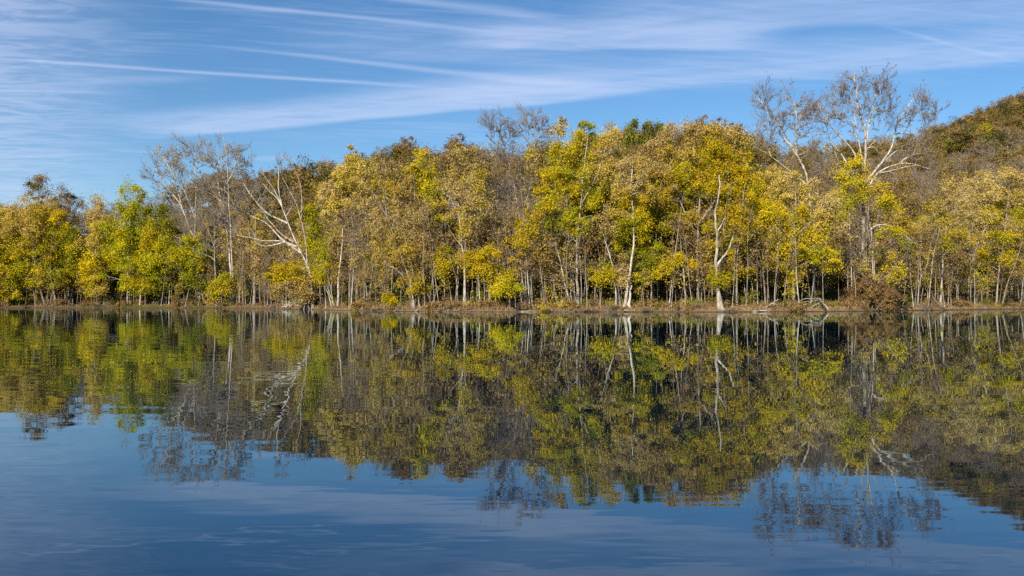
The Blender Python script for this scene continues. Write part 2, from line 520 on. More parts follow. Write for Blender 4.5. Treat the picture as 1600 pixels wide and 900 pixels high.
def grow_tree(rg, stems, lobes, rc=0.75, leaf=0.30, per=270, twig=1.0, rmin=0.014, limbs=True, thick=1.0, sides=7, texp=0.62, flare=0.40):
    """stems: [(pts(k,3), r0, r1, colour)], lobes: [(centre, (rx,ry,rz), palette, leaf density, twig density)].
    Branches run from the nearest stem to clumps of twigs and leaves that fill the lobes.
    Returns one Geo of wood per stem and the leaf arrays."""
    geos, cand, cidx, crad = [], [], [], []
    for k, (pts, r0, r1, colr) in enumerate(stems):
        K = max(8, int(2.2 * len(pts)) + 4)
        p = resample(pts, K)
        s = np.linspace(0, 1, K)
        p[1:-1, :2] += rg.normal(size=(K - 2, 2)) * 0.16 * min(r0, 0.25)
        r = (r0 + (r1 - r0) * s ** texp) * thick
        if k == 0:
            r = r * (1 + flare * np.exp(-s * 15))
        g = Geo()
        g.tubes(p[None], r[None], sides, bark_col(colr, r, 0.02, 0.07)[None])
        geos.append(g)
        lo = 1 if k else int(K * 0.25)
        cand.append(p[lo:])
        cidx.append(np.full(K - lo, k))
        crad.append(r[lo:])
    L_cen, L_col, L_out = [], [], []

    def attach(C, rad_scale, K):
        """Branches from the wood there is to the points C."""
        A, I, Q = np.concatenate(cand), np.concatenate(cidx), np.concatenate(crad)
        dv = C[:, None] - A[None]
        dist = np.linalg.norm(dv, axis=2)
        hor = np.linalg.norm(dv[..., :2], axis=2)
        cost = dist + 1.6 * np.maximum(0, -(dv[..., 2] - 0.35 * hor)) + rg.uniform(0, 0.25, dist.shape) * dist
        j = cost.argmin(1)
        S, d = A[j], dist[np.arange(len(C)), j]
        mid = S * 0.5 + C * 0.5 + np.array([0, 0, 0.12]) * d[:, None] + rg.normal(size=C.shape) * 0.10 * d[:, None]
        t = np.linspace(0, 1, K)[None, :, None]
        p = S[:, None] * (1 - t) ** 2 + 2 * mid[:, None] * t * (1 - t) + C[:, None] * t * t
        r0 = np.minimum(np.maximum(rad_scale * (0.02 + 0.014 * d), rmin * 1.3), Q[j] * 0.8)
        r = np.maximum(r0[:, None] * (1 - 0.75 * t[..., 0]), rmin)
        return p, r, I[j]

    scol = [s[3] for s in stems]

    def lay(p, r, own, sd):
        for k in np.unique(own):
            m = own == k
            geos[k].tubes(p[m], r[m], sd, bark_col(scol[k], r[m]))

    for (c, rad, pal, dens, tw) in lobes:
        c, rad = np.asarray(c, float), np.asarray(rad, float)
        if limbs:
            p, r, own = attach((c - np.array([0, 0, 0.3]) * rad)[None], 1.5, 8)
            lay(p, r, own, 5)
            cand.append(p[0, 2:])
            cidx.append(np.full(6, own[0]))
            crad.append(r[0, 2:])
        n = max(4, int(2.7 * rad[0] * rad[2] / rc ** 2 * max(dens, 0.6 * min(tw, 1))))
        d = rg.normal(size=(n, 3))
        d /= np.linalg.norm(d, axis=1, keepdims=True)
        u = rg.uniform(0.25, 1, n) ** 0.5
        if tw >= 1.0:
            n = int(n * 1.2 * tw / max(rc / .78, 1) ** .5)
            d = rg.normal(size=(n, 3))
            d /= np.linalg.norm(d, axis=1, keepdims=True)
            u = rg.uniform(0.1, 1.1, n) ** 0.5
        stray = (rg.uniform(size=n) < 0.16) & (tw < 1.0)
        u = np.where(stray, rg.uniform(1.0, 1.45, n), u)
        C = c + d * u[:, None] * rad * (1 + 0.24 * rg.normal(size=(n, 1)))
        p, r, own = attach(C, 1.0, 6)
        lay(p, r, own, 4)
        if tw > 0:
            nb = max(1, int(round(3 * tw * twig)))
            p2, r2, i2 = spawn(rg, p, r, nb, 0.85 if tw >= 1 else 0.55, 0.62 if tw >= 1 else 0.75, 0.35, 4, 0.25, rmin)
            lay(p2, r2, own[i2], 3)
            if tw >= 0.8:
                p3, r3, i3 = spawn(rg, p2, r2, 4 if tw > 1.15 else 3, 0.75 if tw >= 1 else 0.6, 0.6, 0.3, 3, 0.2, rmin * .85)
                lay(p3, r3, own[i2][i3], 3)
                tips = np.concatenate([p2[:, -1], p3[:, -1]])
            else:
                tips = p2[:, -1]
        if dens > 0:
            colp = np.array(PAL[pal])
            if dens < 0.34 and tw > 0:          # scattered leaves at twig ends
                k = int(len(tips) * min(1.0, dens * 0.65))
                sel = tips[rg.permutation(len(tips))[:k]]
                sel = np.repeat(sel, 2, axis=0) + rg.normal(size=(k * 2, 3)) * 0.10
                L_cen.append(sel)
                L_col.append(colp[rg.integers(0, len(colp), len(sel))] * rg.uniform(0.8, 1.15, (len(sel), 1)))
                L_out.append(rg.normal(size=sel.shape) * 0.4)
            else:
                m = int(per * min(1.0, 0.45 + 0.55 * dens))
                q = rg.normal(size=(n, m, 3)) * np.array([0.58, 0.58, 0.42]) * rc
                hor = np.linalg.norm(q[..., :2], axis=2)
                q[..., 2] -= 0.25 * hor ** 2 / rc
                q *= rg.uniform(0.5, 1.4, (n, 1, 1)) * np.stack([np.ones(n), np.ones(n), rg.uniform(.6, 1.7, n)], -1)[:, None]
                cl = colp[rg.integers(0, len(colp), n)]
                mixw = rg.uniform(0, 1, (n, 1))
                cl = cl * mixw + colp[rg.integers(0, len(colp), n)] * (1 - mixw)
                cc = np.repeat(cl[:, None], m, 1)
                pick = rg.uniform(size=(n, m)) < 0.28
                cc[pick] = colp[rg.integers(0, len(colp), pick.sum())]
                cc = cc * rg.uniform(0.82, 1.14, (n, m, 1))
                L_cen.append((C[:, None] + q).reshape(-1, 3))
                L_col.append(cc.reshape(-1, 3))
                oo = C - c
                oo /= np.linalg.norm(oo, axis=1, keepdims=True) + 1e-9
                L_out.append(np.repeat(oo[:, None], m, 1).reshape(-1, 3))
    leaves = None
    if L_cen:
        leaves = leaf_quads(rg, np.concatenate(L_cen), leaf, np.concatenate(L_col), 0.5, np.concatenate(L_out))
    return geos, leaves


def build_tree(name, rg, base, stems, lobes, label, cat='tree', group=None, merge=False, **kw):
    """A tree thing: Empty at the base > trunk, limb..., crown. Coordinates are local to the base."""
    geos, leaves = grow_tree(rg, stems, lobes, **kw)
    if merge:
        for g in geos[1:]:
            for v_, f_, c_ in zip(g.v, g.f, g.c):
                geos[0].v.append(v_)
                geos[0].c.append(c_)
            geos[0].f += [f_ + geos[0].n for f_ in g.f]
            geos[0].n += g.n
        geos = geos[:1]
    root = bpy.data.objects.new(name, None)
    root.location = base
    root.empty_display_size = 0.5
    COL.objects.link(root)
    tag(root, label, cat, group)
    for k, g in enumerate(geos):
        nm = 'trunk' if k == 0 else 'limb'
        link(nm, g.mesh(nm, BARK), root)
    if leaves is not None:
        v, f, c = leaves
        link('crown', make_mesh('crown', v, [f], LEAF, c, 'leaf_colour', True), root)
    return root


# ------------------------------------------------------------------ ground and water
def grid_mesh(name, xs, ys, zf, mat):
    X, Y = np.meshgrid(xs, ys)
    Z = zf(X, Y)
    v = np.stack([X, Y, Z], -1).reshape(-1, 3)
    nx, ny = len(xs), len(ys)
    i = (np.arange(ny - 1)[:, None] * nx + np.arange(nx - 1)[None]).ravel()
    f = np.stack([i, i + 1, i + nx + 1, i + nx], -1)
    return make_mesh(name, v, [f], mat, smooth=True)


def ground_material():
    m, N = new_mat('leaf_litter_ground')
    g = N.n('ShaderNodeNewGeometry')
    n1 = N.noise(g.outputs['Position'], 0.35, 6, 0.6).outputs[0]
    n2 = N.noise(g.outputs['Position'], 4.5, 5, 0.7).outputs[0]
    c = N.mix(N.ramp(n1, 0.35, 0.65), (.16, .105, .062, 1), (.25, .165, .09, 1))
    c = N.mix(N.ramp(n2, 0.42, 0.64), c, (.31, .22, .13, 1))
    c = N.mix(N.ramp(n2, 0.30, 0.42, 1, 0), c, (.07, .05, .035, 1))
    sp = N.n('ShaderNodeSeparateXYZ')
    N.put(sp.inputs[0], g.outputs['Position'])
    far = N.ramp(sp.outputs[1], 128.0, 230.0)
    c = N.mix(N.m('MULTIPLY', far, 0.8), c, (.10, .072, .045, 1))   # hill floor: bare brush, darkened further to paint in the wood's shade
    wet = N.ramp(N.m('ADD', sp.outputs[2], N.m('MULTIPLY', N.m('SUBTRACT', n2, 0.5), 0.25)), 0.03, 0.13, 1, 0)
    c = N.mix(wet, c, (.055, .042, .03, 1))         # the wet mud line at the water's edge
    d = N.n('ShaderNodeBsdfPrincipled')
    N.put(d.inputs['Base Color'], c)
    d.inputs['Roughness'].default_value = 0.95
    d.inputs['Specular IOR Level'].default_value = 0.1
    bp = N.n('ShaderNodeBump')
    bp.inputs['Strength'].default_value = 0.8
    bp.inputs['Distance'].default_value = 0.12
    N.put(bp.inputs['Height'], n2)
    N.put(d.inputs['Normal'], bp.outputs[0])
    o = N.n('ShaderNodeOutputMaterial')
    N.put(o.inputs[0], d.outputs[0])
    return m


def water_material():
    m, N = new_mat('river_water')
    g = N.n('ShaderNodeNewGeometry')
    sp = N.n('ShaderNodeSeparateXYZ')
    N.put(sp.inputs[0], g.outputs['Position'])
    x, y, z = sp.outputs

    def slope(sx, sy, off, amt, det=2.0):
        v = N.xyz(N.m('MULTIPLY', x, sx), N.m('MULTIPLY', y, sy), off)
        nd = N.noise(v, 1.0, det, 0.5)
        a = N.n('ShaderNodeVectorMath', operation='SUBTRACT')
        N.put(a.inputs[0], nd.outputs['Color'])
        a.inputs[1].default_value = (0.5, 0.5, 0.5)
        b = N.n('ShaderNodeVectorMath', operation='SCALE')
        N.put(b.inputs[0], a.outputs[0])
        N.put(b.inputs['Scale'], amt)
        return b.outputs[0]

    # cat's-paws: where the breeze roughens the surface
    patch = N.noise(N.xyz(N.m('MULTIPLY', x, 0.05), N.m('MULTIPLY', y, 0.12), 3.3), 1.0, 3, 0.55).outputs[0]
    left = N.ramp(N.m('DIVIDE', x, N.m('MAXIMUM', y, 1.0)), -0.02, -0.30)
    rough = N.m('ADD', N.m('MULTIPLY', left, 0.9), N.ramp(patch, 0.42, 0.66, 0.10, 0.5))
    s1 = slope(0.45, 1.9, 0.0, N.m('MULTIPLY', rough, 0.013))
    s2 = slope(1.5, 4.6, 5.0, N.m('MULTIPLY', rough, 0.011), 1.0)
    s3 = slope(0.10, 0.35, 9.0, 0.005, 1.0)
    near = N.ramp(y, 6.8, 3.0)              # a light breeze ruffles the near shallows
    s4 = slope(2.4, 13.0, 2.0, N.m('MULTIPLY', near, 0.036), 2.0)
    tot = None
    for s in (s1, s2, s3, s4):
        if tot is None:
            tot = s
        else:
            a = N.n('ShaderNodeVectorMath', operation='ADD')
            N.put(a.inputs[0], tot)
            N.put(a.inputs[1], s)
            tot = a.outputs[0]
    fl = N.n('ShaderNodeVectorMath', operation='MULTIPLY')
    N.put(fl.inputs[0], tot)
    fl.inputs[1].default_value = (0.6, 1.0, 0.0)
    up = N.n('ShaderNodeVectorMath', operation='ADD')
    N.put(up.inputs[0], fl.outputs[0])
    up.inputs[1].default_value = (0, 0, 1)
    nn = N.n('ShaderNodeVectorMath', operation='NORMALIZE')
    N.put(nn.inputs[0], up.outputs[0])
    gl = N.n('ShaderNodeBsdfGlossy')
    gl.inputs['Color'].default_value = (0.82, 0.95, 1.0, 1)
    gl.inputs['Roughness'].default_value = 0.012
    N.put(gl.inputs['Normal'], nn.outputs[0])
    df = N.n('ShaderNodeBsdfDiffuse')
    df.inputs['Color'].default_value = (0.0, 0.006, 0.024, 1)
    fr = N.n('ShaderNodeFresnel')
    fr.inputs['IOR'].default_value = 1.333
    N.put(fr.inputs['Normal'], nn.outputs[0])
    fac = N.m('MULTIPLY_ADD', fr.outputs[0], 0.90, 0.09, clamp=True)
    mx = N.n('ShaderNodeMixShader')
    N.put(mx.inputs[0], fac)
    N.put(mx.inputs[1], df.outputs[0])
    N.put(mx.inputs[2], gl.outputs[0])
    o = N.n('ShaderNodeOutputMaterial')
    N.put(o.inputs[0], mx.outputs[0])
    return m


def axis(*segs):
    out = []
    for a, b, st in segs:
        out.append(np.arange(a, b, st))
    return np.concatenate(out + [[segs[-1][1]]])


gm = ground_material()
ground = link('ground', grid_mesh('ground', axis((-900, -160, 20), (-160, 130, 1.0), (130, 900, 20)),
                                  axis((-200, 80, 40), (80, 108, 4), (108, 200, 0.8), (200, 275, 1.2), (275, 520, 4), (520, 2500, 90)), terrain_z, gm))
tag(ground, kind='structure')
water = link('water', make_mesh('water', [(-900, -200, 0), (900, -200, 0), (900, 300, 0), (-900, 300, 0)], [np.array([[0, 1, 2, 3]])], water_material()))
tag(water, kind='structure')

# ------------------------------------------------------------------ the trees of the front row, one by one
NUM = [0]


def hero(name, label, px, d, stems, lobes, cat='tree', group=None, depth=1.0, front=False, **kw):
    """px: column of the foot; d: metres behind the waterline. Stems and lobes are given by their outline in the
    photograph and laid out round the tree's own distance, with a depth of their own."""
    NUM[0] += 1
    rg = np.random.default_rng(1000 + NUM[0] * 17)
    Y = float(np.interp(px, SHORE_PX, SHORE_Y))
    Y = float(shore_y((px - 800) / FPX * Y)) + d
    bx = (px - 800) / FPX * Y
    base = np.array([bx, Y, float(terrain_z(bx, Y)) - 0.15])
    s = Y / FPX                              # metres per photograph pixel
    sc = Y / 125.0
    out_s, lead = [], None
    for k, (w, pts, colr) in enumerate(stems):
        p = world_pt([q[0] for q in pts], [q[1] for q in pts], Y) - base
        run = np.concatenate([[0], np.cumsum(np.hypot(np.diff([q[0] for q in pts]), np.diff([q[1] for q in pts])))]) * s
        if k == 0 or pts[0][1] > 462:
            p[0, 2] = 0.0
            off0 = 0.0 if k == 0 else rg.uniform(-0.5, 0.5)
        else:                                  # start on the wood already there
            A = np.concatenate([resample(q, 14) for q, *_ in out_s])
            j = np.hypot(A[:, 0] - p[0, 0], A[:, 2] - p[0, 2]).argmin()
            off0 = A[j, 1]
        slope = rg.uniform(-0.35, 0.35) if k else rg.uniform(-0.08, 0.08)
        p[:, 1] += off0 + slope * run
        w0 = w * s * (0.42 if k and colr == WHITE else 0.35)
        out_s.append((p, w0, w0 * (0.26 if k else 0.26), colr))
    out_l = []
    for lb in lobes:
        cx, cy, rx, ry, pal = lb[:5]
        dens = lb[5] if len(lb) > 5 else 1.0
        tw = lb[6] if len(lb) > 6 else 0.35
        if pal in ('tan', 'brown') and dens >= 0.34:       # half bare already
            dens, tw = dens * 0.72, max(tw, 0.9)
        if tw >= 1.2 and dens < 0.34:
            rx, ry, cy = rx * 1.35, ry * 1.2, cy + 0.28 * ry
        elif dens >= 0.34:
            rx, ry = rx * 0.88, ry * 0.90
            cx, cy = cx + rg.uniform(-3, 3), cy + rg.uniform(-2, 2)
        c = world_pt(cx, cy, Y) - base
        ry_d = 0.5 * (rx + ry) * s * depth
        c[1] += (-0.9 if front else rg.uniform(-0.5, 0.5)) * ry_d
        out_l.append((c, (rx * s, ry_d, ry * s), pal, dens, tw))
    kw.setdefault('rc', 0.78 * sc ** 0.85)
    kw.setdefault('leaf', 0.195 * sc ** 0.8)
    kw.setdefault('rmin', 0.021 * sc)
    return build_tree(name, rg, base, out_s, out_l, label, cat, group, **kw)


T = 'yellow_tree'
# ---- left group
hero(T, 'golden tree cut by the left edge of the photo, its lowest boughs near the water', 12, 2,
     [(5, [(12, 475), (10, 440), (6, 380), (2, 320)], GREY)],
     [(-2, 345, 34, 36, 'gold'), (18, 395, 36, 36, 'yellow'), (8, 440, 36, 30, 'yellow'), (22, 338, 22, 22, 'gold'), (-28, 400, 34, 60, 'yg'), (40, 432, 20, 22, 'yg')])
hero(T, 'yellow tree with a dark trunk arching left, left of the twin pale stems', 71, 3,
     [(5.5, [(71, 475), (62, 450), (50, 425), (38, 408), (22, 393), (8, 380)], DARK), (2.5, [(62, 450), (58, 420), (58, 380), (62, 340)], GREY)],
     [(50, 318, 30, 18, 'gold'), (62, 352, 34, 28, 'gold'), (45, 375, 30, 25, 'yellow'), (78, 385, 26, 26, 'yellow'), (62, 415, 20, 16, 'yg'), (30, 360, 22, 20, 'tany')])
hero(T, 'yellow tree on two pale upright stems rising together from the grassy point at the left', 86, 4,
     [(4.6, [(86, 475), (82, 450), (79, 430), (75, 400), (73, 365), (72, 340)], PALE), (3.4, [(89, 475), (87, 450), (84, 425), (90, 390)], PALE)],
     [(90, 345, 30, 28, 'yellow'), (88, 392, 26, 24, 'yellow'), (105, 420, 24, 22, 'yg'), (70, 432, 20, 16, 'yellow'), (110, 375, 20, 24, 'yg')])
hero('brown_tree', 'round-topped brown tree standing above the yellow crowns at the far left', 57, 26,
     [(4, [(57, 470), (57, 380), (56, 300), (57, 285)], GREY)],
     [(57, 286, 20, 13, 'brown', 1.0), (50, 297, 16, 12, 'olive', .8), (66, 300, 16, 12, 'brown', .7)])
hero('brown_tree', 'rust-topped tree with bare grey boughs below, right of the round brown top', 106, 14,
     [(4, [(106, 472), (104, 400), (100, 360), (103, 320)], GREY), (2.5, [(100, 362), (114, 335), (122, 312)], GREY), (2.2, [(102, 350), (90, 325), (84, 310)], GREY)],
     [(105, 308, 22, 14, 'rust', .9, .6), (84, 316, 16, 16, 'brown', .5, 1), (122, 318, 14, 18, 'rust', .5, 1), (105, 345, 26, 22, 'brown', .15, 1.2)])
hero('green_tree', 'dark green tree tucked between the twin pale stems and the pale gold tree', 122, 5,
     [(3.2, [(108, 475), (116, 440), (120, 400), (118, 370)], DARK)],
     [(118, 372, 20, 18, 'green'), (112, 400, 24, 22, 'green'), (125, 425, 22, 20, 'yg', .9), (128, 392, 18, 24, 'green')])
hero('tall_yellow_tree', 'narrow tree, tan-gold at its top and yellow below, left of the brightest yellow tree', 150, 4,
     [(3.6, [(152, 475), (150, 430), (148, 380), (150, 330)], GREY)],
     [(150, 322, 15, 16, 'pale'), (145, 345, 20, 20, 'pale'), (158, 352, 18, 20, 'tany'), (148, 378, 24, 22, 'gold'), (152, 405, 28, 22, 'yellow'), (142, 432, 22, 18, 'yellow'), (160, 435, 16, 16, 'tany'), (128, 445, 12, 8, 'yellow')])
hero('small_yellow_tree', 'small flat-topped yellow tree on a thin stem under the narrow gold tree', 151, 1.6,
     [(2, [(151, 475), (152, 455), (150, 445)], PALE)], [(146, 449, 18, 6, 'yellow'), (158, 452, 10, 6, 'tany')])
hero('tall_yellow_tree', 'brightest yellow-green tree of the left bank, its top split into two points', 200, 3,
     [(4, [(200, 475), (200, 440), (203, 390), (206, 340), (207, 300)], PALE), (2, [(204, 370), (196, 330), (192, 300)], GREY)],
     [(192, 301, 10, 14, 'fresh'), (211, 300, 12, 14, 'fresh'), (196, 325, 17, 18, 'fresh'), (214, 325, 18, 18, 'fresh'), (190, 355, 20, 20, 'fresh'), (214, 356, 26, 22, 'fresh'), (196, 388, 30, 22, 'fresh'), (188, 418, 20, 18, 'fresh'), (205, 440, 20, 14, 'fresh'), (212, 455, 14, 10, 'fresh')])
hero('tall_yellow_tree', 'broad yellow-green tree with low skirts touching the grass, right of the two-pointed tree', 224, 3,
     [(3.6, [(219, 475), (222, 440), (232, 400), (240, 360)], PALE)],
     [(240, 372, 24, 20, 'yellow'), (228, 398, 28, 22, 'fresh'), (254, 402, 24, 24, 'fresh'), (238, 428, 32, 20, 'fresh'), (222, 448, 20, 14, 'yellow'), (252, 440, 18, 14, 'green'), (262, 385, 16, 22, 'fresh')])
hero('green_tree', 'deep green round tree below the white-limbed sycamore of the left bank', 258, 11,
     [(3.5, [(256, 473), (256, 420), (254, 370), (252, 340)], DARK)],
     [(250, 328, 22, 14, 'green'), (262, 345, 24, 18, 'green'), (245, 352, 20, 20, 'yg', .9), (268, 372, 20, 20, 'green'), (255, 400, 24, 24, 'green'), (262, 432, 22, 18, 'green')])
hero('green_tree', 'yellow-green spreading tree at the right end of the left group of leafy trees', 312, 3,
     [(3, [(318, 475), (314, 440), (306, 410), (302, 380)], GREY), (2, [(290, 474), (294, 450), (300, 430)], PALE)],
     [(300, 375, 20, 14, 'yg'), (288, 395, 22, 18, 'yg'), (312, 398, 20, 18, 'green'), (302, 420, 26, 16, 'yg'), (312, 440, 18, 12, 'green'), (286, 430, 16, 14, 'green')])
# ---- bare sycamores on the left
S1 = 'sycamore'
hero(S1, 'leftmost white-limbed sycamore, bare of leaves, its limbs fanning over the green trees', 292, 14,
     [(6, [(296, 473), (298, 430), (302, 380), (303, 340), (303, 312), (304, 280), (300, 255), (293, 228)], WHITE),
      (4.2, [(302, 372), (290, 340), (284, 322), (282, 308), (276, 290), (272, 272), (262, 250), (252, 238)], WHITE),
      (3.6, [(303, 340), (297, 320), (292, 306), (286, 288), (278, 272), (264, 258)], WHITE),
      (3, [(286, 330), (276, 312), (262, 300), (250, 285), (240, 270), (230, 258)], WHITE),
      (2.6, [(284, 322), (268, 318), (258, 308), (252, 300)], WHITE),
      (2.8, [(303, 325), (306, 300), (305, 280), (310, 262), (308, 240)], WHITE)],
     [(240, 270, 16, 20, 'tan', .08, 1.3), (262, 245, 22, 20, 'tan', .16, 1.5), (290, 235, 20, 16, 'tan', .20, 1.5), (284, 268, 24, 24, 'tan', .12, 1.2), (312, 240, 14, 20, 'tan', .22, 1.4), (310, 285, 14, 26, 'brown', .2, 1.2), (262, 300, 20, 18, 'brown', .12, 1.1), (300, 345, 30, 20, 'brown', .2, 1.2)], twig=1.2)
hero(S1, 'slim white sycamore with brown leaves clinging in its top, behind the forked grey tree', 358, 9,
     [(6, [(361, 473), (360, 430), (357, 395), (354, 370), (348, 345), (346, 325), (340, 312), (330, 300), (320, 288)], WHITE),
      (3.4, [(346, 325), (350, 305), (352, 290), (350, 270), (345, 245)], WHITE),
      (3, [(342, 316), (338, 300), (335, 285), (334, 262), (330, 240)], WHITE),
      (3.6, [(364, 470), (366, 420), (367, 360), (367, 300), (368, 270), (367, 245), (365, 222)], WHITE),
      (2.6, [(367, 290), (374, 278), (380, 262), (386, 250)], WHITE)],
     [(332, 245, 20, 24, 'tan', .22, 1.4), (352, 252, 16, 26, 'brown', .26, 1.4), (367, 236, 14, 18, 'brown', .30, 1.5), (386, 250, 16, 18, 'brown', .26, 1.4), (330, 285, 20, 18, 'brown', .2, 1.3), (362, 290, 24, 22, 'brown', .25, 1.2), (345, 320, 22, 20, 'brown', .18, 1.2)], twig=1.1)
hero('bare_tree', 'thin straight grey tree forking into bare twigs above a yellow spray, at the waterline', 338, 1.8,
     [(4.4, [(338, 476), (338, 440), (337, 400), (337, 372), (338, 352)], PALE), (2.6, [(337, 385), (331, 368), (325, 354), (318, 340)], GREY), (2.2, [(337, 372), (342, 355), (350, 338)], GREY)],
     [(324, 350, 22, 20, 'brown', .12, 1.4), (345, 340, 20, 22, 'brown', .14, 1.4), (336, 378, 20, 16, 'olive', .2, 1.2)], twig=1.2)
hero('small_yellow_tree', 'bright yellow sapling spreading round the foot of the thin straight grey tree', 344, 1.4,
     [(1.8, [(346, 476), (347, 455), (350, 438)], GREY), (1.4, [(347, 456), (340, 446), (334, 440)], GREY)],
     [(352, 434, 14, 10, 'yg'), (340, 446, 16, 9, 'yellow'), (358, 444, 12, 9, 'yellow'), (332, 454, 10, 6, 'yellow')])
hero('grey_tree', 'stout grey tree with a swollen pale foot in the shade, left of the leaning sycamore', 397, 7,
     [(8, [(397, 472), (398, 450), (399, 420), (399, 390), (402, 340)], GREY), (2.5, [(399, 420), (410, 400), (418, 380)], GREY), (2, [(398, 440), (388, 425), (380, 420)], GREY)],
     [(395, 340, 26, 20, 'tany', .55, .8), (400, 375, 28, 18, 'tany', .5, .8), (380, 310, 20, 20, 'tan', .3, 1), (410, 405, 20, 14, 'brown', .5, .8)])
# ---- leaning sycamore
hero('leaning_sycamore', 'big white sycamore leaning left over the water, its bare limbs fanned wide', 488, 1.2,
     [(6.6, [(489, 480), (487, 455), (486, 430), (481, 412), (473, 397), (466, 384), (460, 368), (453, 350), (445, 330), (441, 315), (438, 290), (439, 262)], WHITE),
      (4.6, [(472, 396), (460, 387), (447, 378), (432, 377), (415, 378), (398, 373), (380, 370)], WHITE),
      (3.8, [(449, 379), (430, 384), (415, 386), (402, 380)], WHITE),
      (4.4, [(466, 386), (452, 381), (440, 374), (428, 360), (418, 350), (406, 343), (392, 338), (381, 330)], WHITE),
      (4.4, [(452, 350), (440, 344), (425, 338), (414, 330), (404, 320), (392, 305), (380, 286)], WHITE),
      (3.6, [(460, 378), (440, 366), (430, 350), (420, 338), (417, 322)], WHITE),
      (3.4, [(444, 325), (435, 310), (422, 300), (412, 290), (402, 278)], WHITE),
      (3.2, [(441, 318), (432, 298), (424, 286), (414, 272), (410, 265)], WHITE),
      (5, [(482, 432), (481, 400), (479, 370), (475, 350), (471, 335), (466, 318), (458, 302), (446, 280)], PALE),
      (3, [(474, 342), (474, 325), (472, 300), (468, 282), (460, 265), (455, 255)], PALE),
      (2.6, [(471, 336), (476, 328), (478, 318)], PALE)],
     [(392, 335, 22, 18, 'tan', .22, 1.2), (410, 290, 22, 22, 'tan', .14, 1.2), (438, 255, 12, 16, 'brown', .14, 1.3), (425, 320, 26, 20, 'tan', .2, 1.1), (400, 375, 24, 12, 'tany', .3, 1.0), (455, 310, 20, 26, 'tan', .12, 1.1), (440, 400, 26, 14, 'brown', .30, .9), (385, 300, 16, 22, 'brown', .16, 1.2)], twig=1.0)
hero('small_yellow_tree', 'bright yellow low tree leaning out beneath the leaning white sycamore', 487, 0.25,
     [(3.4, [(484, 478), (468, 455), (456, 440), (444, 428)], GREY), (2.4, [(474, 476), (478, 450), (480, 430)], PALE)],
     [(440, 424, 18, 14, 'yellow'), (432, 438, 15, 9, 'yellow'), (458, 430, 20, 15, 'yellow'), (470, 436, 10, 14, 'gold'), (471, 455, 12, 12, 'pale', .9), (450, 450, 26, 12, 'pale', .8), (432, 456, 16, 11, 'tan', .7), (498, 428, 8, 10, 'yellow', .7), (462, 462, 20, 8, 'tan', .7), (478, 466, 12, 8, 'pale', .6), (465, 418, 12, 10, 'yellow', .8)], depth=.7, front=True)
hero('white_stem_clump', 'clump of short white stems splaying up from the bank just right of the leaning sycamore', 518, 1.5,
     [(3.6, [(519, 478), (512, 455), (504, 440)], WHITE), (3.0, [(523, 478), (516, 460), (508, 438)], WHITE), (3.2, [(523, 478), (518, 440), (512, 420), (506, 405)], PALE), (2.6, [(509, 478), (508, 455), (500, 425)], PALE)],
     [(500, 412, 14, 16, 'yg', .7), (508, 392, 14, 18, 'yg', .8), (505, 430, 10, 8, 'yellow', .8), (520, 425, 12, 14, 'tany', .5)])
hero('green_tree', 'yellow-green tree glowing behind the leaning sycamore on its right side', 502, 8,
     [(4, [(502, 474), (500, 420), (496, 370), (496, 330)], GREY)],
     [(492, 330, 17, 22, 'yg'), (498, 362, 20, 20, 'yg'), (488, 385, 18, 18, 'yg'), (505, 395, 18, 18, 'yg', .9), (496, 418, 20, 12, 'green', .9), (500, 300, 14, 18, 'tany', .9)])
hero('pale_gold_tree', 'pale gold tree topping the middle-left canopy, on one straight white trunk', 528, 3.5,
     [(5, [(528, 476), (528, 450), (529, 425), (532, 400), (534, 370), (534, 340), (538, 300), (545, 265)], WHITE), (2.8, [(534, 345), (524, 315), (518, 290)], PALE), (2.8, [(536, 320), (552, 295), (562, 272)], PALE)],
     [(552, 248, 18, 12, 'gold'), (535, 262, 22, 16, 'gold'), (565, 262, 18, 18, 'gold'), (520, 290, 18, 20, 'pale'), (545, 288, 24, 16, 'gold'), (572, 288, 18, 16, 'pale'), (528, 318, 22, 18, 'gold'), (508, 318, 14, 20, 'pale', .8), (552, 315, 18, 14, 'pale', .8)])
hero('brown_tree', 'brown-leaved tree under the pale gold crown, with many small dry leaves', 562, 3,
     [(3.6, [(546, 476), (546, 440), (550, 400), (552, 350), (548, 325)], GREY), (2.6, [(575, 476), (573, 440), (570, 400), (566, 360)], PALE), (2.0, [(557, 476), (556, 450), (560, 410)], PALE)],
     [(545, 330, 22, 16, 'brown', .8, .8), (560, 352, 26, 20, 'brown', .8, .8), (542, 372, 20, 18, 'brown', .75, .8), (575, 385, 22, 22, 'brown', .65, .9), (552, 400, 24, 18, 'tany', .7, .8), (585, 420, 20, 20, 'brown', .6, .9), (560, 432, 24, 18, 'brown', .55, .9), (580, 452, 24, 14, 'brown', .6, .8)], per=70)
hero('tan_tree', 'tan tree with a heavy dark trunk leaning left across the middle-left canopy', 640, 1.5,
     [(7, [(646, 480), (640, 460), (630, 430), (622, 400), (618, 378), (612, 355), (600, 328), (585, 302), (566, 280)], DARK), (3.6, [(612, 358), (622, 330), (630, 300), (632, 270)], GREY), (4.2, [(630, 430), (615, 418), (602, 412), (588, 414), (576, 410)], PALE), (3, [(605, 338), (602, 305), (604, 280)], GREY)],
     [(590, 262, 24, 14, 'tan', .8, .6), (612, 262, 22, 14, 'tan', .75, .8), (600, 290, 26, 18, 'tany', .8), (622, 305, 22, 20, 'tan', .8), (595, 322, 24, 18, 'pale', .8), (618, 345, 26, 20, 'tan', .8), (598, 365, 22, 18, 'tany', .7), (622, 385, 24, 18, 'tany', .75), (604, 400, 22, 14, 'tany', .6), (635, 278, 16, 18, 'tan', .6, .9)])
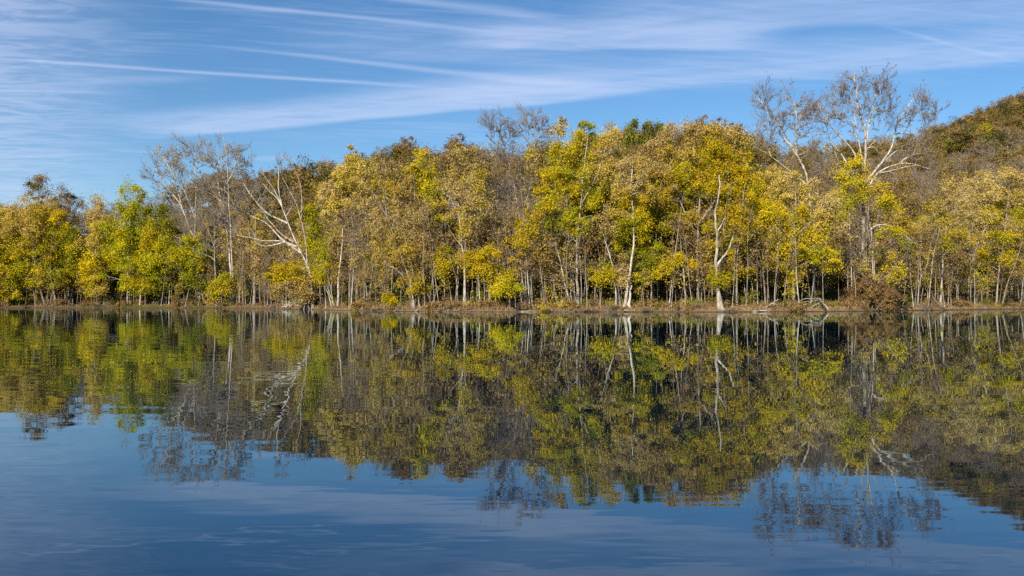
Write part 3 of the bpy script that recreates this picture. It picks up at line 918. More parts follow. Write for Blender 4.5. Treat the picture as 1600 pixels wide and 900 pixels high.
hero('pale_stem_tree', 'two pale trunks leaning left side by side in the middle, tan leaves hanging round them', 652, 1.8,
     [(6, [(648, 480), (644, 455), (640, 435), (630, 410), (622, 385)], PALE), (5, [(656, 480), (652, 455), (646, 430), (640, 400), (632, 370)], PALE), (4, [(664, 480), (664, 450), (661, 420), (664, 380), (662, 340)], GREY)],
     [(640, 345, 26, 18, 'tan', .8), (655, 372, 22, 20, 'pale', .8), (636, 398, 22, 18, 'tany', .75), (660, 402, 16, 20, 'tan', .7), (648, 432, 20, 14, 'tany', .7), (655, 450, 14, 9, 'yellow', .8), (630, 440, 16, 12, 'tany', .6), (658, 325, 20, 16, 'tan', .7)])
hero('small_yellow_tree', 'tiny bright yellow sprig low beside the pale leaning trunks', 605, 0.9,
     [(1.4, [(606, 480), (606, 472), (605, 466)], GREY)], [(604, 466, 9, 7, 'yellow'), (612, 470, 6, 4, 'yellow')])
hero('tall_yellow_tree', 'yellow tree rising between tan crowns just left of the dark hollow', 676, 5,
     [(4, [(679, 475), (676, 430), (672, 380), (668, 330), (662, 280)], GREY), (2, [(670, 350), (684, 335), (694, 325)], GREY)],
     [(655, 245, 14, 14, 'yellow'), (648, 262, 14, 12, 'yellow'), (664, 268, 18, 16, 'yellow'), (658, 288, 18, 14, 'yg'), (674, 295, 16, 14, 'yg'), (686, 318, 14, 12, 'tany', .8), (692, 338, 12, 8, 'yg', .8)])
hero('pale_tan_tree', 'tall tan tree with upswept pale twigs, left of the bare two-headed tree', 728, 4,
     [(6, [(728, 474), (726, 440), (726, 420), (722, 380), (716, 330), (716, 280), (722, 235)], PALE), (3.4, [(718, 340), (704, 310), (695, 280), (690, 255)], PALE), (3.4, [(716, 310), (732, 285), (742, 262), (746, 245)], PALE), (2.6, [(722, 385), (705, 365), (698, 345)], PALE)],
     [(720, 232, 22, 14, 'tan', .75, .9), (745, 245, 20, 16, 'tan', .8, .8), (700, 252, 20, 16, 'tan', .75, .9), (730, 262, 24, 16, 'pale', .8), (708, 280, 22, 18, 'tan', .8), (745, 278, 20, 18, 'tany', .8), (722, 300, 26, 16, 'pale', .85), (752, 305, 18, 18, 'tan', .5, 1), (738, 325, 22, 16, 'tany', .7), (712, 330, 22, 16, 'tan', .7), (726, 352, 24, 16, 'tany', .65)])
hero('small_yellow_tree', 'yellow-green boughs hanging in front of the dark hollow in the middle', 708, 4,
     [(3, [(716, 475), (714, 440), (706, 410), (700, 395)], GREY)],
     [(690, 398, 16, 12, 'yg'), (706, 404, 16, 10, 'yg'), (694, 416, 14, 10, 'yellow'), (722, 398, 14, 10, 'tany', .8)])
hero('small_yellow_tree', 'dense bright yellow mound of a tree above three pale stems in the middle', 752, 2.5,
     [(4, [(751, 476), (749, 455), (747, 430), (750, 400)], PALE), (4.4, [(766, 476), (763, 455), (760, 430), (758, 405)], PALE), (3, [(757, 476), (757, 450), (756, 430)], PALE)],
     [(755, 392, 22, 12, 'yellow'), (738, 404, 18, 12, 'yellow'), (768, 402, 20, 12, 'yellow'), (752, 415, 24, 12, 'yellow'), (775, 418, 14, 10, 'yg'), (738, 422, 12, 8, 'yellow'), (765, 425, 16, 8, 'yellow')])
hero('small_yellow_tree', 'small yellow tree hanging low to the right of the dense yellow mound', 796, 1.6,
     [(2.6, [(797, 478), (796, 455), (793, 438)], PALE), (2.4, [(805, 478), (806, 455), (800, 436)], PALE)],
     [(794, 430, 14, 10, 'yellow'), (784, 446, 14, 9, 'yellow'), (802, 446, 16, 10, 'yg'), (796, 457, 12, 6, 'yellow', .8), (775, 452, 8, 5, 'yellow', .7)])
hero('bare_tree', 'tall bare grey tree with two twiggy heads standing against the sky in the middle', 816, 10,
     [(7, [(818, 474), (816, 420), (814, 370), (811, 330), (806, 300), (801, 275), (795, 252), (788, 225), (778, 198), (772, 182)], GREY),
      (5, [(812, 340), (824, 310), (832, 280), (836, 250), (836, 222), (834, 196), (840, 172)], GREY),
      (3.4, [(834, 235), (822, 220), (810, 208), (798, 200)], GREY), (3, [(836, 225), (846, 210), (858, 200)], GREY), (3, [(796, 255), (784, 235), (772, 222), (762, 215)], GREY), (2.6, [(804, 290), (812, 262), (820, 240)], GREY)],
     [(772, 195, 16, 20, 'tan', .05, 1.7), (795, 205, 18, 20, 'tan', .03, 1.6), (822, 190, 16, 20, 'tan', .03, 1.7), (846, 188, 18, 20, 'tan', .03, 1.7), (775, 228, 20, 16, 'tany', .25, 1.4), (835, 242, 16, 22, 'gold', .45, 1.0), (800, 260, 22, 22, 'brown', .14, 1.3), (790, 300, 26, 20, 'brown', .2, 1.3), (815, 320, 22, 20, 'brown', .2, 1.3), (846, 225, 16, 14, 'tan', .06, 1.5)], twig=1.25)
hero('tall_yellow_tree', 'yellow leafy tree on thin pale stems, just below and right of the bare two-headed tree', 815, 2.6,
     [(3.2, [(822, 477), (818, 450), (814, 420), (812, 390), (818, 350)], PALE), (2.4, [(833, 476), (830, 440), (828, 400), (832, 360)], PALE)],
     [(830, 338, 18, 10, 'yellow'), (812, 350, 14, 10, 'yellow'), (826, 362, 22, 12, 'yellow'), (808, 378, 18, 12, 'yellow'), (832, 388, 18, 14, 'tany', .8), (812, 402, 18, 12, 'tany', .7), (830, 415, 18, 14, 'brown', .5, .8), (820, 440, 20, 12, 'brown', .45, .8)])
# ---- the big gold trees right of the middle
hero('gold_tree', 'large gold and green tree with a ragged many-pointed top, left of the gold dome', 903, 4,
     [(7.5, [(903, 476), (902, 440), (901, 400), (903, 360), (908, 310), (912, 260), (918, 215)], PALE), (4.6, [(904, 360), (885, 320), (876, 270), (880, 220)], GREY), (4.2, [(908, 320), (930, 280), (944, 240), (948, 205)], GREY), (3.4, [(903, 380), (880, 360), (862, 340)], GREY)],
     [(880, 202, 13, 14, 'gold'), (900, 206, 12, 16, 'yellow'), (922, 204, 16, 16, 'yg'), (950, 200, 13, 16, 'gold'), (886, 232, 24, 20, 'yellow'), (912, 235, 22, 20, 'yg'), (940, 232, 22, 20, 'gold'), (866, 245, 12, 14, 'yellow'), (876, 268, 26, 18, 'yellow'), (904, 272, 24, 18, 'yg'), (934, 270, 24, 20, 'gold'), (956, 258, 16, 18, 'tany'), (862, 298, 24, 16, 'yellow'), (890, 302, 28, 16, 'yellow'), (920, 305, 26, 18, 'yg'), (852, 322, 20, 14, 'yellow'), (876, 332, 26, 16, 'yg'), (905, 335, 24, 16, 'yg'), (865, 355, 22, 14, 'green', .9), (892, 358, 22, 12, 'yg', .8), (932, 335, 20, 18, 'tan', .6, .9)])
hero('slim_grey_tree', 'slim grey trunk with scattered brown leaves below the ragged gold top', 888, 2,
     [(5, [(894, 478), (884, 450), (880, 430), (875, 405), (868, 380)], PALE), (3.6, [(887, 474), (886, 440), (884, 410), (886, 380)], GREY), (3, [(917, 474), (916, 440), (914, 410), (915, 380)], GREY)],
     [(868, 392, 22, 16, 'brown', .5, .8), (890, 392, 20, 14, 'tany', .6, .8), (872, 420, 22, 16, 'brown', .45, .9), (902, 412, 18, 16, 'brown', .4, .9), (880, 445, 22, 14, 'brown', .45, .8), (850, 430, 20, 20, 'brown', .4, .9), (858, 460, 22, 8, 'tany', .6, .6)], per=60)
hero('white_stem_tree', 'tree on a cluster of white trunks, one snapped off short, its crown tan-gold', 977, 2.2,
     [(8, [(975, 478), (981, 450), (984, 425), (987, 400), (990, 375), (988, 340), (984, 300), (986, 262)], WHITE), (7.5, [(968, 476), (962, 440), (954, 400), (946, 372), (938, 350)], PALE), (9, [(981, 479), (984, 465), (987, 446)], WHITE), (5.5, [(962, 474), (962, 455), (957, 430)], WHITE), (3, [(986, 300), (1000, 280), (1008, 260)], PALE)],
     [(988, 252, 24, 14, 'pale'), (1005, 262, 18, 16, 'gold'), (974, 268, 20, 16, 'pale'), (992, 285, 26, 16, 'pale'), (968, 300, 20, 18, 'tany'), (1010, 295, 18, 18, 'gold'), (990, 312, 26, 16, 'yellow'), (966, 328, 20, 16, 'tany'), (1000, 338, 24, 16, 'yellow'), (975, 352, 22, 14, 'yg'), (1005, 362, 20, 14, 'yg'), (950, 345, 16, 14, 'tan', .7), (958, 375, 16, 12, 'yg', .8)])
hero('small_yellow_tree', 'tan and yellow leafy bough hanging over the white trunk cluster', 955, 1.4,
     [(3, [(970, 476), (966, 450), (960, 425)], PALE)],
     [(945, 424, 18, 10, 'yellow'), (966, 412, 14, 16, 'pale', .9), (972, 430, 12, 14, 'pale', .8), (935, 432, 10, 6, 'yellow'), (955, 436, 12, 8, 'yellow', .8)])
hero('green_tree', 'leafy green tree with a thin white trunk, right of the white trunk cluster', 1017, 2.5,
     [(4, [(1017, 475), (1018, 450), (1019, 420), (1024, 390), (1026, 365)], WHITE), (1.6, [(1043, 475), (1044, 450), (1046, 430)], PALE)],
     [(1015, 392, 20, 14, 'yg'), (1005, 410, 18, 14, 'green'), (1025, 408, 14, 12, 'green'), (1012, 428, 20, 10, 'green'), (1002, 436, 12, 8, 'yg'), (1030, 382, 16, 12, 'yg')])
hero('gold_tree', 'biggest gold tree, a broad dome whose top is the highest of the leafy trees', 1090, 7,
     [(8, [(1092, 474), (1090, 430), (1090, 380), (1094, 320), (1098, 260), (1100, 210)], GREY), (5, [(1090, 370), (1065, 320), (1048, 270), (1040, 225)], GREY), (5, [(1092, 350), (1120, 310), (1140, 265), (1148, 225)], GREY), (3.4, [(1091, 390), (1060, 365), (1040, 345)], GREY), (3.4, [(1092, 375), (1130, 355), (1155, 335)], GREY)],
     [(1025, 222, 18, 16, 'pale'), (1048, 208, 20, 14, 'pale'), (1076, 206, 20, 14, 'pale'), (1102, 202, 20, 12, 'gold'), (1128, 208, 20, 14, 'gold'), (1152, 220, 18, 16, 'gold'), (1018, 250, 18, 18, 'pale'), (1042, 238, 22, 18, 'gold'), (1070, 236, 24, 18, 'gold'), (1100, 230, 26, 18, 'yellow'), (1132, 236, 24, 18, 'yellow'), (1158, 248, 16, 18, 'yellow'), (1030, 275, 22, 18, 'tany'), (1060, 268, 22, 18, 'yg'), (1092, 262, 26, 18, 'yellow'), (1126, 266, 26, 18, 'yellow'), (1154, 275, 18, 16, 'yellow'), (1038, 305, 24, 18, 'tany'), (1072, 298, 24, 16, 'yg'), (1108, 296, 24, 16, 'yellow'), (1142, 300, 22, 18, 'yellow'), (1052, 330, 24, 16, 'yg'), (1086, 330, 20, 12, 'tany', .8), (1034, 350, 22, 14, 'yg'), (1064, 356, 22, 12, 'tany', .9)])
hero('gold_tree', 'yellow tree with tiered boughs to the right of the bleached snag', 1148, 5,
     [(5.5, [(1151, 474), (1150, 430), (1152, 380), (1156, 330), (1160, 290)], GREY), (3, [(1151, 385), (1138, 365), (1130, 345)], GREY), (3, [(1152, 370), (1168, 350), (1174, 335)], GREY)],
     [(1160, 312, 18, 16, 'yellow'), (1142, 330, 18, 14, 'yellow'), (1168, 338, 16, 14, 'yellow'), (1150, 355, 20, 12, 'yellow'), (1132, 352, 12, 12, 'yellow'), (1170, 362, 14, 10, 'yg'), (1142, 380, 18, 10, 'yellow'), (1160, 392, 16, 10, 'yellow'), (1150, 412, 20, 10, 'yellow'), (1138, 430, 14, 8, 'yg', .8), (1165, 418, 10, 8, 'yellow', .8), (1110, 378, 12, 8, 'yellow'), (1106, 355, 12, 8, 'yg')])
hero('dead_snag', 'thick bleached dead trunk with a broken spire and two bare limbs, at the water', 1125, 0.9,
     [(11, [(1126, 481), (1124, 465), (1120, 448), (1119, 425), (1120, 400), (1122, 380), (1121, 360), (1118, 345), (1119, 330), (1123, 312), (1126, 295), (1126, 272)], PALE),
      (5.5, [(1119, 418), (1127, 406), (1136, 396), (1142, 384), (1147, 370)], WHITE), (3.2, [(1121, 362), (1127, 354), (1131, 346), (1137, 338)], WHITE), (2.6, [(1120, 345), (1117, 336), (1115, 330)], PALE), (3, [(1120, 440), (1112, 425), (1108, 414)], PALE)],
     [(1120, 436, 9, 6, 'yg', .9, .2), (1112, 428, 6, 6, 'yellow', .8, .2), (1128, 440, 7, 4, 'yellow', .8, .2)], cat='dead tree', limbs=False, sides=10, texp=.6, flare=.9)
hero('small_yellow_tree', 'flat yellow sprays on a pale pole-like trunk, left of the bleached snag', 1070, 2.2,
     [(5, [(1071, 474), (1070, 450), (1068, 425), (1064, 395), (1062, 370)], PALE), (2, [(1069, 430), (1056, 416), (1048, 410)], GREY)],
     [(1060, 402, 16, 6, 'yellow'), (1074, 410, 12, 6, 'yellow'), (1050, 411, 10, 6, 'yellow'), (1036, 420, 12, 6, 'yellow', .8), (1028, 428, 8, 5, 'yellow', .7)])
hero('big_yellow_tree', 'wide bright yellow tree sweeping low, below the left half of the tall sycamore', 1238, 3,
     [(7, [(1240, 474), (1239, 445), (1238, 410), (1240, 370), (1242, 320), (1240, 290)], PALE), (4, [(1243, 474), (1246, 455), (1244, 430)], PALE), (4, [(1240, 385), (1215, 350), (1204, 320)], GREY), (4, [(1240, 370), (1268, 345), (1285, 320)], GREY), (3, [(1239, 400), (1275, 385), (1298, 390)], GREY)],
     [(1205, 286, 20, 14, 'gold'), (1228, 278, 20, 14, 'pale'), (1252, 284, 16, 12, 'pale'), (1200, 312, 22, 16, 'yellow'), (1225, 305, 24, 16, 'gold'), (1254, 308, 24, 16, 'gold'), (1284, 312, 24, 14, 'pale'), (1302, 328, 16, 14, 'gold'), (1208, 338, 24, 16, 'yellow'), (1236, 338, 26, 18, 'yellow'), (1266, 336, 26, 16, 'gold'), (1292, 348, 20, 14, 'gold'), (1212, 366, 24, 16, 'yellow'), (1242, 366, 28, 18, 'yellow'), (1274, 366, 24, 16, 'yellow'), (1222, 392, 24, 14, 'yellow'), (1250, 396, 26, 14, 'yg'), (1298, 392, 24, 14, 'yellow'), (1278, 396, 18, 12, 'yg'), (1225, 415, 20, 12, 'yellow'), (1246, 420, 20, 10, 'yellow'), (1304, 412, 16, 9, 'yellow'), (1237, 440, 10, 12, 'yellow', .8), (1208, 408, 14, 12, 'yellow')])
hero('gold_tree', 'pale gold rounded tree between the gold dome and the wide bright yellow tree', 1192, 6,
     [(4.6, [(1196, 474), (1194, 420), (1190, 360), (1192, 300)], GREY)],
     [(1192, 276, 18, 14, 'gold'), (1180, 296, 16, 14, 'yellow'), (1198, 300, 14, 16, 'gold'), (1184, 322, 16, 14, 'yellow'), (1192, 346, 18, 14, 'yellow'), (1186, 370, 16, 12, 'yg'), (1198, 384, 14, 10, 'yg', .9)])
# ---- the tall white sycamores on the right
hero('sycamore', 'white sycamore leaning left behind the wide bright yellow tree, brown leaves at its crown', 1268, 9,
     [(8, [(1272, 474), (1272, 420), (1271, 360), (1269, 315), (1267, 292), (1263, 270), (1258, 255), (1249, 240), (1242, 228), (1233, 212), (1225, 196), (1213, 183), (1203, 172), (1196, 155), (1184, 142)], WHITE),
      (5, [(1248, 238), (1247, 220), (1246, 200), (1246, 182), (1243, 165)], WHITE), (4, [(1242, 228), (1232, 218), (1222, 208), (1212, 202), (1203, 200)], WHITE), (3.6, [(1262, 268), (1252, 250), (1244, 240), (1234, 232)], WHITE),
      (3.6, [(1266, 290), (1244, 272), (1222, 256), (1206, 244), (1188, 234), (1176, 228)], WHITE), (2.8, [(1206, 244), (1202, 234), (1196, 228)], WHITE), (3, [(1226, 198), (1218, 185), (1205, 176)], WHITE)],
     [(1190, 150, 14, 18, 'brown', .05, 1.5), (1212, 160, 18, 20, 'brown', .08, 1.4), (1204, 190, 20, 18, 'brown', .06, 1.4), (1240, 160, 20, 20, 'brown', .33, 1.2), (1258, 168, 18, 20, 'rust', .33, 1.2), (1232, 190, 22, 16, 'brown', .12, 1.3), (1258, 200, 18, 16, 'brown', .22, 1.2), (1200, 215, 18, 14, 'brown', .08, 1.3), (1268, 225, 14, 20, 'brown', .15, 1.1)], twig=1.25, leaf=.26)
hero('tall_sycamore', 'tallest tree, a great white sycamore whose bare fan of limbs stands against the sky', 1350, 8,
     [(12, [(1352, 474), (1350, 430), (1349, 380), (1348, 330), (1348, 290), (1351, 258), (1353, 230), (1353, 208), (1347, 190), (1341, 172), (1338, 150), (1337, 128), (1334, 116)], PALE),
      (6, [(1348, 300), (1362, 275), (1378, 258), (1390, 244), (1402, 228), (1408, 212), (1413, 195), (1418, 182), (1428, 170), (1440, 152), (1450, 142)], WHITE),
      (4, [(1411, 205), (1420, 201), (1432, 203), (1444, 206), (1452, 214), (1462, 220)], WHITE), (3.4, [(1420, 180), (1430, 176), (1440, 177)], WHITE),
      (5.4, [(1346, 312), (1338, 282), (1328, 246), (1318, 234), (1306, 226), (1294, 216), (1286, 210), (1276, 198), (1264, 184), (1254, 168)], WHITE),
      (4.6, [(1340, 290), (1330, 268), (1320, 250), (1308, 232), (1298, 220)], WHITE), (4.4, [(1343, 272), (1337, 245), (1330, 225), (1324, 205), (1318, 182), (1308, 160)], WHITE),
      (4, [(1353, 222), (1358, 200), (1364, 178), (1368, 155), (1376, 132), (1384, 118)], WHITE), (3.6, [(1349, 200), (1355, 190), (1360, 178), (1372, 150)], WHITE),
      (4.6, [(1352, 300), (1370, 272), (1385, 262), (1400, 257), (1412, 254), (1428, 254), (1442, 258), (1460, 263)], WHITE), (3.4, [(1375, 270), (1392, 267), (1410, 262), (1426, 260)], WHITE),
      (3.2, [(1408, 255), (1418, 246), (1430, 240), (1446, 238)], WHITE), (3, [(1390, 248), (1400, 240), (1412, 230), (1430, 232)], WHITE), (2.6, [(1353, 232), (1366, 228), (1374, 240)], WHITE), (2.6, [(1354, 235), (1366, 222), (1380, 214)], WHITE),
      (3, [(1300, 222), (1312, 245), (1320, 262)], WHITE)],
     [(1335, 130, 16, 20, 'brown', .26, 1.3), (1345, 165, 18, 22, 'brown', .22, 1.2), (1372, 135, 18, 22, 'brown', .10, 1.5), (1380, 165, 18, 20, 'brown', .10, 1.4), (1312, 140, 18, 22, 'brown', .05, 1.6), (1310, 175, 20, 20, 'brown', .22, 1.3), (1285, 180, 20, 20, 'brown', .32, 1.2), (1262, 175, 14, 16, 'brown', .22, 1.3), (1294, 205, 16, 14, 'brown', .22, 1.1), (1440, 160, 18, 20, 'brown', .16, 1.3), (1425, 175, 16, 20, 'brown', .22, 1.2), (1458, 178, 14, 18, 'brown', .12, 1.3), (1370, 195, 18, 16, 'brown', .2, 1.1), (1330, 205, 18, 16, 'brown', .2, 1.1), (1440, 215, 22, 14, 'rust', .12, 1.0), (1430, 245, 26, 12, 'rust', .15, .9), (1470, 165, 10, 14, 'brown', .05, 1.4), (1400, 280, 24, 14, 'brown', .3, .9)], twig=1.25, leaf=.26, sides=8)
hero('grey_stem_tree', 'many-stemmed grey tree with a yellow top, right under the tallest sycamore', 1366, 2,
     [(5, [(1366, 474), (1365, 440), (1364, 400), (1363, 370), (1358, 340), (1351, 315)], PALE), (3.6, [(1369, 474), (1369, 430), (1370, 395), (1368, 350), (1362, 310)], PALE), (3, [(1362, 385), (1352, 360), (1350, 330), (1348, 305)], PALE), (2.6, [(1368, 400), (1385, 385), (1400, 375)], PALE),
      (4, [(1366, 358), (1374, 351), (1386, 349), (1400, 352), (1412, 358), (1424, 368), (1434, 375), (1444, 381)], WHITE), (2.2, [(1363, 440), (1352, 425), (1344, 420)], PALE), (2.4, [(1369, 380), (1380, 365), (1396, 340)], PALE)],
     [(1335, 262, 18, 12, 'yellow'), (1352, 272, 16, 12, 'gold'), (1330, 282, 20, 14, 'yellow'), (1352, 294, 20, 12, 'yellow'), (1375, 290, 18, 12, 'tany', .9), (1334, 306, 20, 12, 'yg'), (1312, 300, 12, 12, 'yellow', .8), (1378, 310, 20, 12, 'yellow', .8), (1395, 322, 14, 9, 'yellow', .8), (1320, 330, 14, 12, 'yg', .7), (1390, 362, 20, 10, 'yellow', .9), (1345, 345, 16, 16, 'tan', .3, 1.2), (1345, 385, 20, 18, 'tan', .42, 1.2), (1385, 398, 20, 14, 'tany', .6, .8), (1400, 418, 18, 14, 'yellow', .5, .8), (1345, 415, 20, 12, 'tan', .5, 1), (1386, 435, 18, 12, 'tany', .55, .8)])
hero('brown_bush', 'big mound of a bush in dry tan-brown leaf under the tallest sycamore', 1358, 1.0,
     [(2, [(1358, 480), (1352, 462), (1345, 445)], GREY), (2, [(1362, 480), (1366, 460), (1372, 445)], GREY), (1.6, [(1350, 480), (1335, 465), (1325, 458)], GREY), (1.6, [(1368, 480), (1385, 465), (1398, 458)], GREY)],
     [(1350, 448, 20, 12, 'litter', 1), (1368, 444, 18, 11, 'litter', .9), (1335, 458, 18, 12, 'litter', 1), (1362, 462, 24, 12, 'litter', 1), (1385, 456, 20, 12, 'litter', 1), (1322, 468, 14, 9, 'litter', 1), (1345, 472, 22, 8, 'litter', 1), (1378, 472, 22, 8, 'litter', 1), (1402, 466, 14, 8, 'litter', .8), (1372, 430, 10, 8, 'tany', .7)], cat='bush', rc=.5, leaf=.2, per=100, rmin=.012)
# ---- right of the sycamores
hero('brown_tree', 'brown thin-leaved tree on a forked grey trunk, right of the big brown bush', 1437, 4,
     [(5, [(1434, 474), (1436, 450), (1439, 430), (1436, 410), (1438, 370), (1434, 330)], GREY), (3.6, [(1439, 432), (1446, 415), (1446, 395), (1452, 360)], GREY), (3.4, [(1450, 474), (1451, 440), (1451, 400), (1458, 360)], PALE)],
     [(1420, 310, 20, 14, 'brown', .7, .8), (1446, 305, 20, 14, 'tan', .7, .8), (1432, 332, 24, 14, 'brown', .7, .8), (1410, 340, 18, 14, 'tany', .7, .8), (1456, 335, 18, 16, 'tany', .65, .8), (1430, 358, 22, 12, 'tany', .65, .8), (1455, 372, 20, 14, 'brown', .6, .9), (1418, 385, 16, 14, 'yg', .6, .8), (1440, 398, 20, 10, 'tany', .5, .8)])
hero('tan_tree', 'tan tree with a pale straight trunk, third from the right edge', 1472, 4,
     [(6.4, [(1470, 474), (1472, 450), (1474, 425), (1475, 400), (1482, 360), (1488, 310)], PALE), (3, [(1475, 400), (1490, 385), (1502, 372)], GREY), (2.4, [(1470, 470), (1464, 460), (1458, 450)], PALE)],
     [(1478, 298, 22, 12, 'pale', .8), (1500, 292, 20, 12, 'pale', .8), (1465, 315, 18, 12, 'tan', .8), (1490, 318, 24, 14, 'tan', .8), (1475, 340, 22, 12, 'tany', .8), (1502, 342, 20, 14, 'tan', .75), (1486, 364, 22, 12, 'tany', .7), (1468, 378, 16, 10, 'yg', .6), (1505, 372, 16, 10, 'tany', .6), (1488, 400, 20, 12, 'brown', .5, .8)])
hero('tan_tree', 'tan-gold tree with one white bough slanting up to the right, second from the right edge', 1530, 5,
     [(4.4, [(1512, 474), (1514, 440), (1520, 410), (1530, 380), (1542, 355), (1555, 335), (1564, 325)], PALE), (3, [(1520, 410), (1518, 370), (1522, 320)], GREY), (2.6, [(1502, 366), (1490, 372), (1480, 382)], PALE)],
     [(1520, 284, 22, 12, 'pale', .85), (1545, 276, 22, 12, 'pale', .85), (1512, 308, 20, 14, 'pale', .8), (1538, 302, 22, 14, 'pale', .85), (1528, 328, 24, 14, 'tan', .8), (1508, 348, 18, 12, 'tan', .7), (1545, 340, 18, 12, 'tany', .7), (1518, 372, 18, 12, 'tany', .6), (1510, 410, 18, 14, 'tany', .6, .8), (1528, 428, 16, 10, 'tany', .5, .8)])
hero('tall_yellow_tree', 'yellow and tan tree nearest the right edge, on two dark leaning trunks', 1562, 3,
     [(5, [(1557, 475), (1558, 450), (1560, 420), (1564, 390), (1568, 350), (1572, 300)], GREY), (4, [(1564, 475), (1568, 445), (1578, 410), (1582, 380)], GREY), (2.6, [(1564, 400), (1545, 385), (1535, 378)], GREY)],
     [(1572, 272, 20, 12, 'pale', .85), (1592, 282, 18, 14, 'pale', .85), (1565, 298, 20, 14, 'tan', .8), (1590, 308, 20, 14, 'gold', .85), (1572, 325, 20, 12, 'yellow', .8), (1594, 338, 16, 14, 'yellow', .8), (1562, 350, 18, 10, 'yellow', .85), (1548, 370, 18, 10, 'yellow', .9), (1575, 374, 22, 12, 'yellow', .9), (1540, 390, 16, 10, 'yellow', .8), (1566, 398, 20, 10, 'yellow', .85), (1592, 398, 18, 12, 'tany', .7), (1535, 412, 12, 8, 'yellow', .6), (1590, 428, 18, 14, 'brown', .5, .8)])
hero('tan_tree', 'tan tree cut by the right edge of the photo', 1622, 4,
     [(5, [(1620, 475), (1622, 430), (1618, 370), (1620, 310)], GREY)],
     [(1612, 268, 22, 16, 'pale', .85), (1632, 290, 26, 18, 'pale', .85), (1610, 312, 22, 18, 'tan', .8), (1625, 345, 28, 20, 'tany', .8), (1612, 385, 22, 18, 'tany', .7), (1630, 420, 26, 18, 'brown', .6)])
print('heroes', NUM[0], time.process_time())

# ------------------------------------------------------------------ trees standing behind the front row
CAN_PX = np.array([-200, 0, 60, 120, 180, 220, 260, 330, 420, 480, 540, 600, 650, 720, 790, 850, 880, 950, 1000, 1060, 1150, 1185, 1260, 1330, 1400, 1450, 1500, 1550, 1600, 1800], float)
CAN_ROW = np.array([310, 312, 318, 320, 318, 305, 325, 330, 312, 300, 262, 262, 252, 236, 245, 250, 215, 215, 222, 214, 216, 262, 298, 285, 300, 292, 292, 282, 280, 270], float)


def proto_tree(name, seed, H, pals, dens, tw, spread=0.24, stemcol=GREY, nl=9, low=0.35, label='', cat='tree', group=None, forks=2, **kw):
    """A made-up tree of height H, to be copied; its crown fills the upper part."""
    rg = np.random.default_rng(seed)
    top = np.array([rg.uniform(-.6, .6), rg.uniform(-.6, .6), H * 0.93])
    st = [(np.array([[0, 0, 0], [rg.uniform(-.2, .2), rg.uniform(-.2, .2), H * .35], [rg.uniform(-.5, .5), rg.uniform(-.5, .5), H * .65], top]), H * 0.0125, H * 0.003, stemcol)]
    for _ in range(forks):
        a = rg.uniform(0, 6.28)
        z0 = H * rg.uniform(.3, .55)
        q = np.array([math.cos(a), math.sin(a), 0])
        st.append((np.array([[0, 0, z0], q * H * .10 + [0, 0, z0 + H * .16], q * H * .17 + [0, 0, z0 + H * .36]]), H * .006, H * .002, stemcol))
    lb = []
    for k in range(nl):
        f = (k + .5) / nl
        z = H * (low + (0.95 - low) * f)
        w = H * spread * (math.sin(math.pi * min(1, 0.22 + 0.78 * (1 - f))) ** 0.7) * rg.uniform(.45, .7)
        a = k * 2.4 + rg.uniform(-.4, .4)
        off = w * rg.uniform(.3, .95) * (1 - 0.5 * f)
        lb.append((np.array([math.cos(a) * off, math.sin(a) * off, z - w * .3]), np.array([w, w, w * .75]), pals[rg.integers(0, len(pals))], dens, tw))
    return build_tree(name, rg, (0, 0, -400), st, lb, label, cat, group, merge=True, **kw)


def used(o, state={}):
    """First call hands out the prototype itself, later calls copies."""
    if o.name in state:
        return copy_tree(o)
    state[o.name] = 1
    return o


def place(o, x, y, h_scale=1.0, w_scale=None, sink=0.15, label=None, group=None, rg=rng):
    c = used(o)
    w = w_scale or h_scale
    c.location = (x, y, float(terrain_z(x, y)) - sink)
    tilt = .13 if o.name.startswith(('sapling', 'slim')) else .04
    c.rotation_euler = (rg.uniform(-tilt, tilt), rg.uniform(-tilt, tilt), rg.uniform(0, 6.28))
    c.scale = (w, w, h_scale)
    if label:
        c['label'] = label
    if group:
        c['group'] = group
    return c


MID = {  # green and gold mixes darkened so gaps between front crowns read as shade
    'green': [proto_tree('wood_tree', 50 + k, 16, ['green', 'olive', 'green', 'dark'], .85, .3, nl=9, rc=1.05, leaf=.34, per=120) for k in range(2)],
    'gold': [proto_tree('wood_tree', 60 + k, 16, ['yg', 'green', 'olive', 'tany'], .8, .3, nl=9, rc=1.0, leaf=.32, per=125) for k in range(2)],
    'tan': [proto_tree('wood_tree', 70 + k, 16, ['tan', 'tany', 'brown', 'pale'], .6, .8, nl=9, rc=.95, leaf=.29, per=115, rmin=.02) for k in range(3)],
    'brown': [proto_tree('wood_tree', 80 + k, 16, ['brown', 'rust', 'olive', 'brown'], .55, .9, nl=9, rc=.95, leaf=.29, per=115, rmin=.02) for k in range(2)],
    'bare': [proto_tree('wood_tree', 90 + k, 16, ['brown', 'tan'], .10, 1.3, nl=9, rc=1.0, leaf=.36, rmin=.026, forks=4) for k in range(2)],
}
MIX = [(-300, 150, ('green', 'brown', 'gold')), (150, 330, ('green', 'green', 'brown')), (330, 480, ('bare', 'brown', 'tan')), (480, 860, ('tan', 'brown', 'tan', 'bare')), (860, 1180, ('gold', 'green', 'gold', 'tan')), (1180, 1420, ('brown', 'bare', 'tan')), (1420, 1900, ('tan', 'brown', 'tan', 'gold'))]
LAB = {'green': 'green leafy tree filling the shade behind the front row', 'gold': 'yellow tree standing back among the trunks of the wood', 'tan': 'thin tan-leaved tree filling the wood behind the front row',
       'brown': 'brown-leaved tree standing back in the shade of the wood', 'bare': 'bare grey tree standing back among the trunks of the wood'}
rg = np.random.default_rng(5)
n_mid = 0
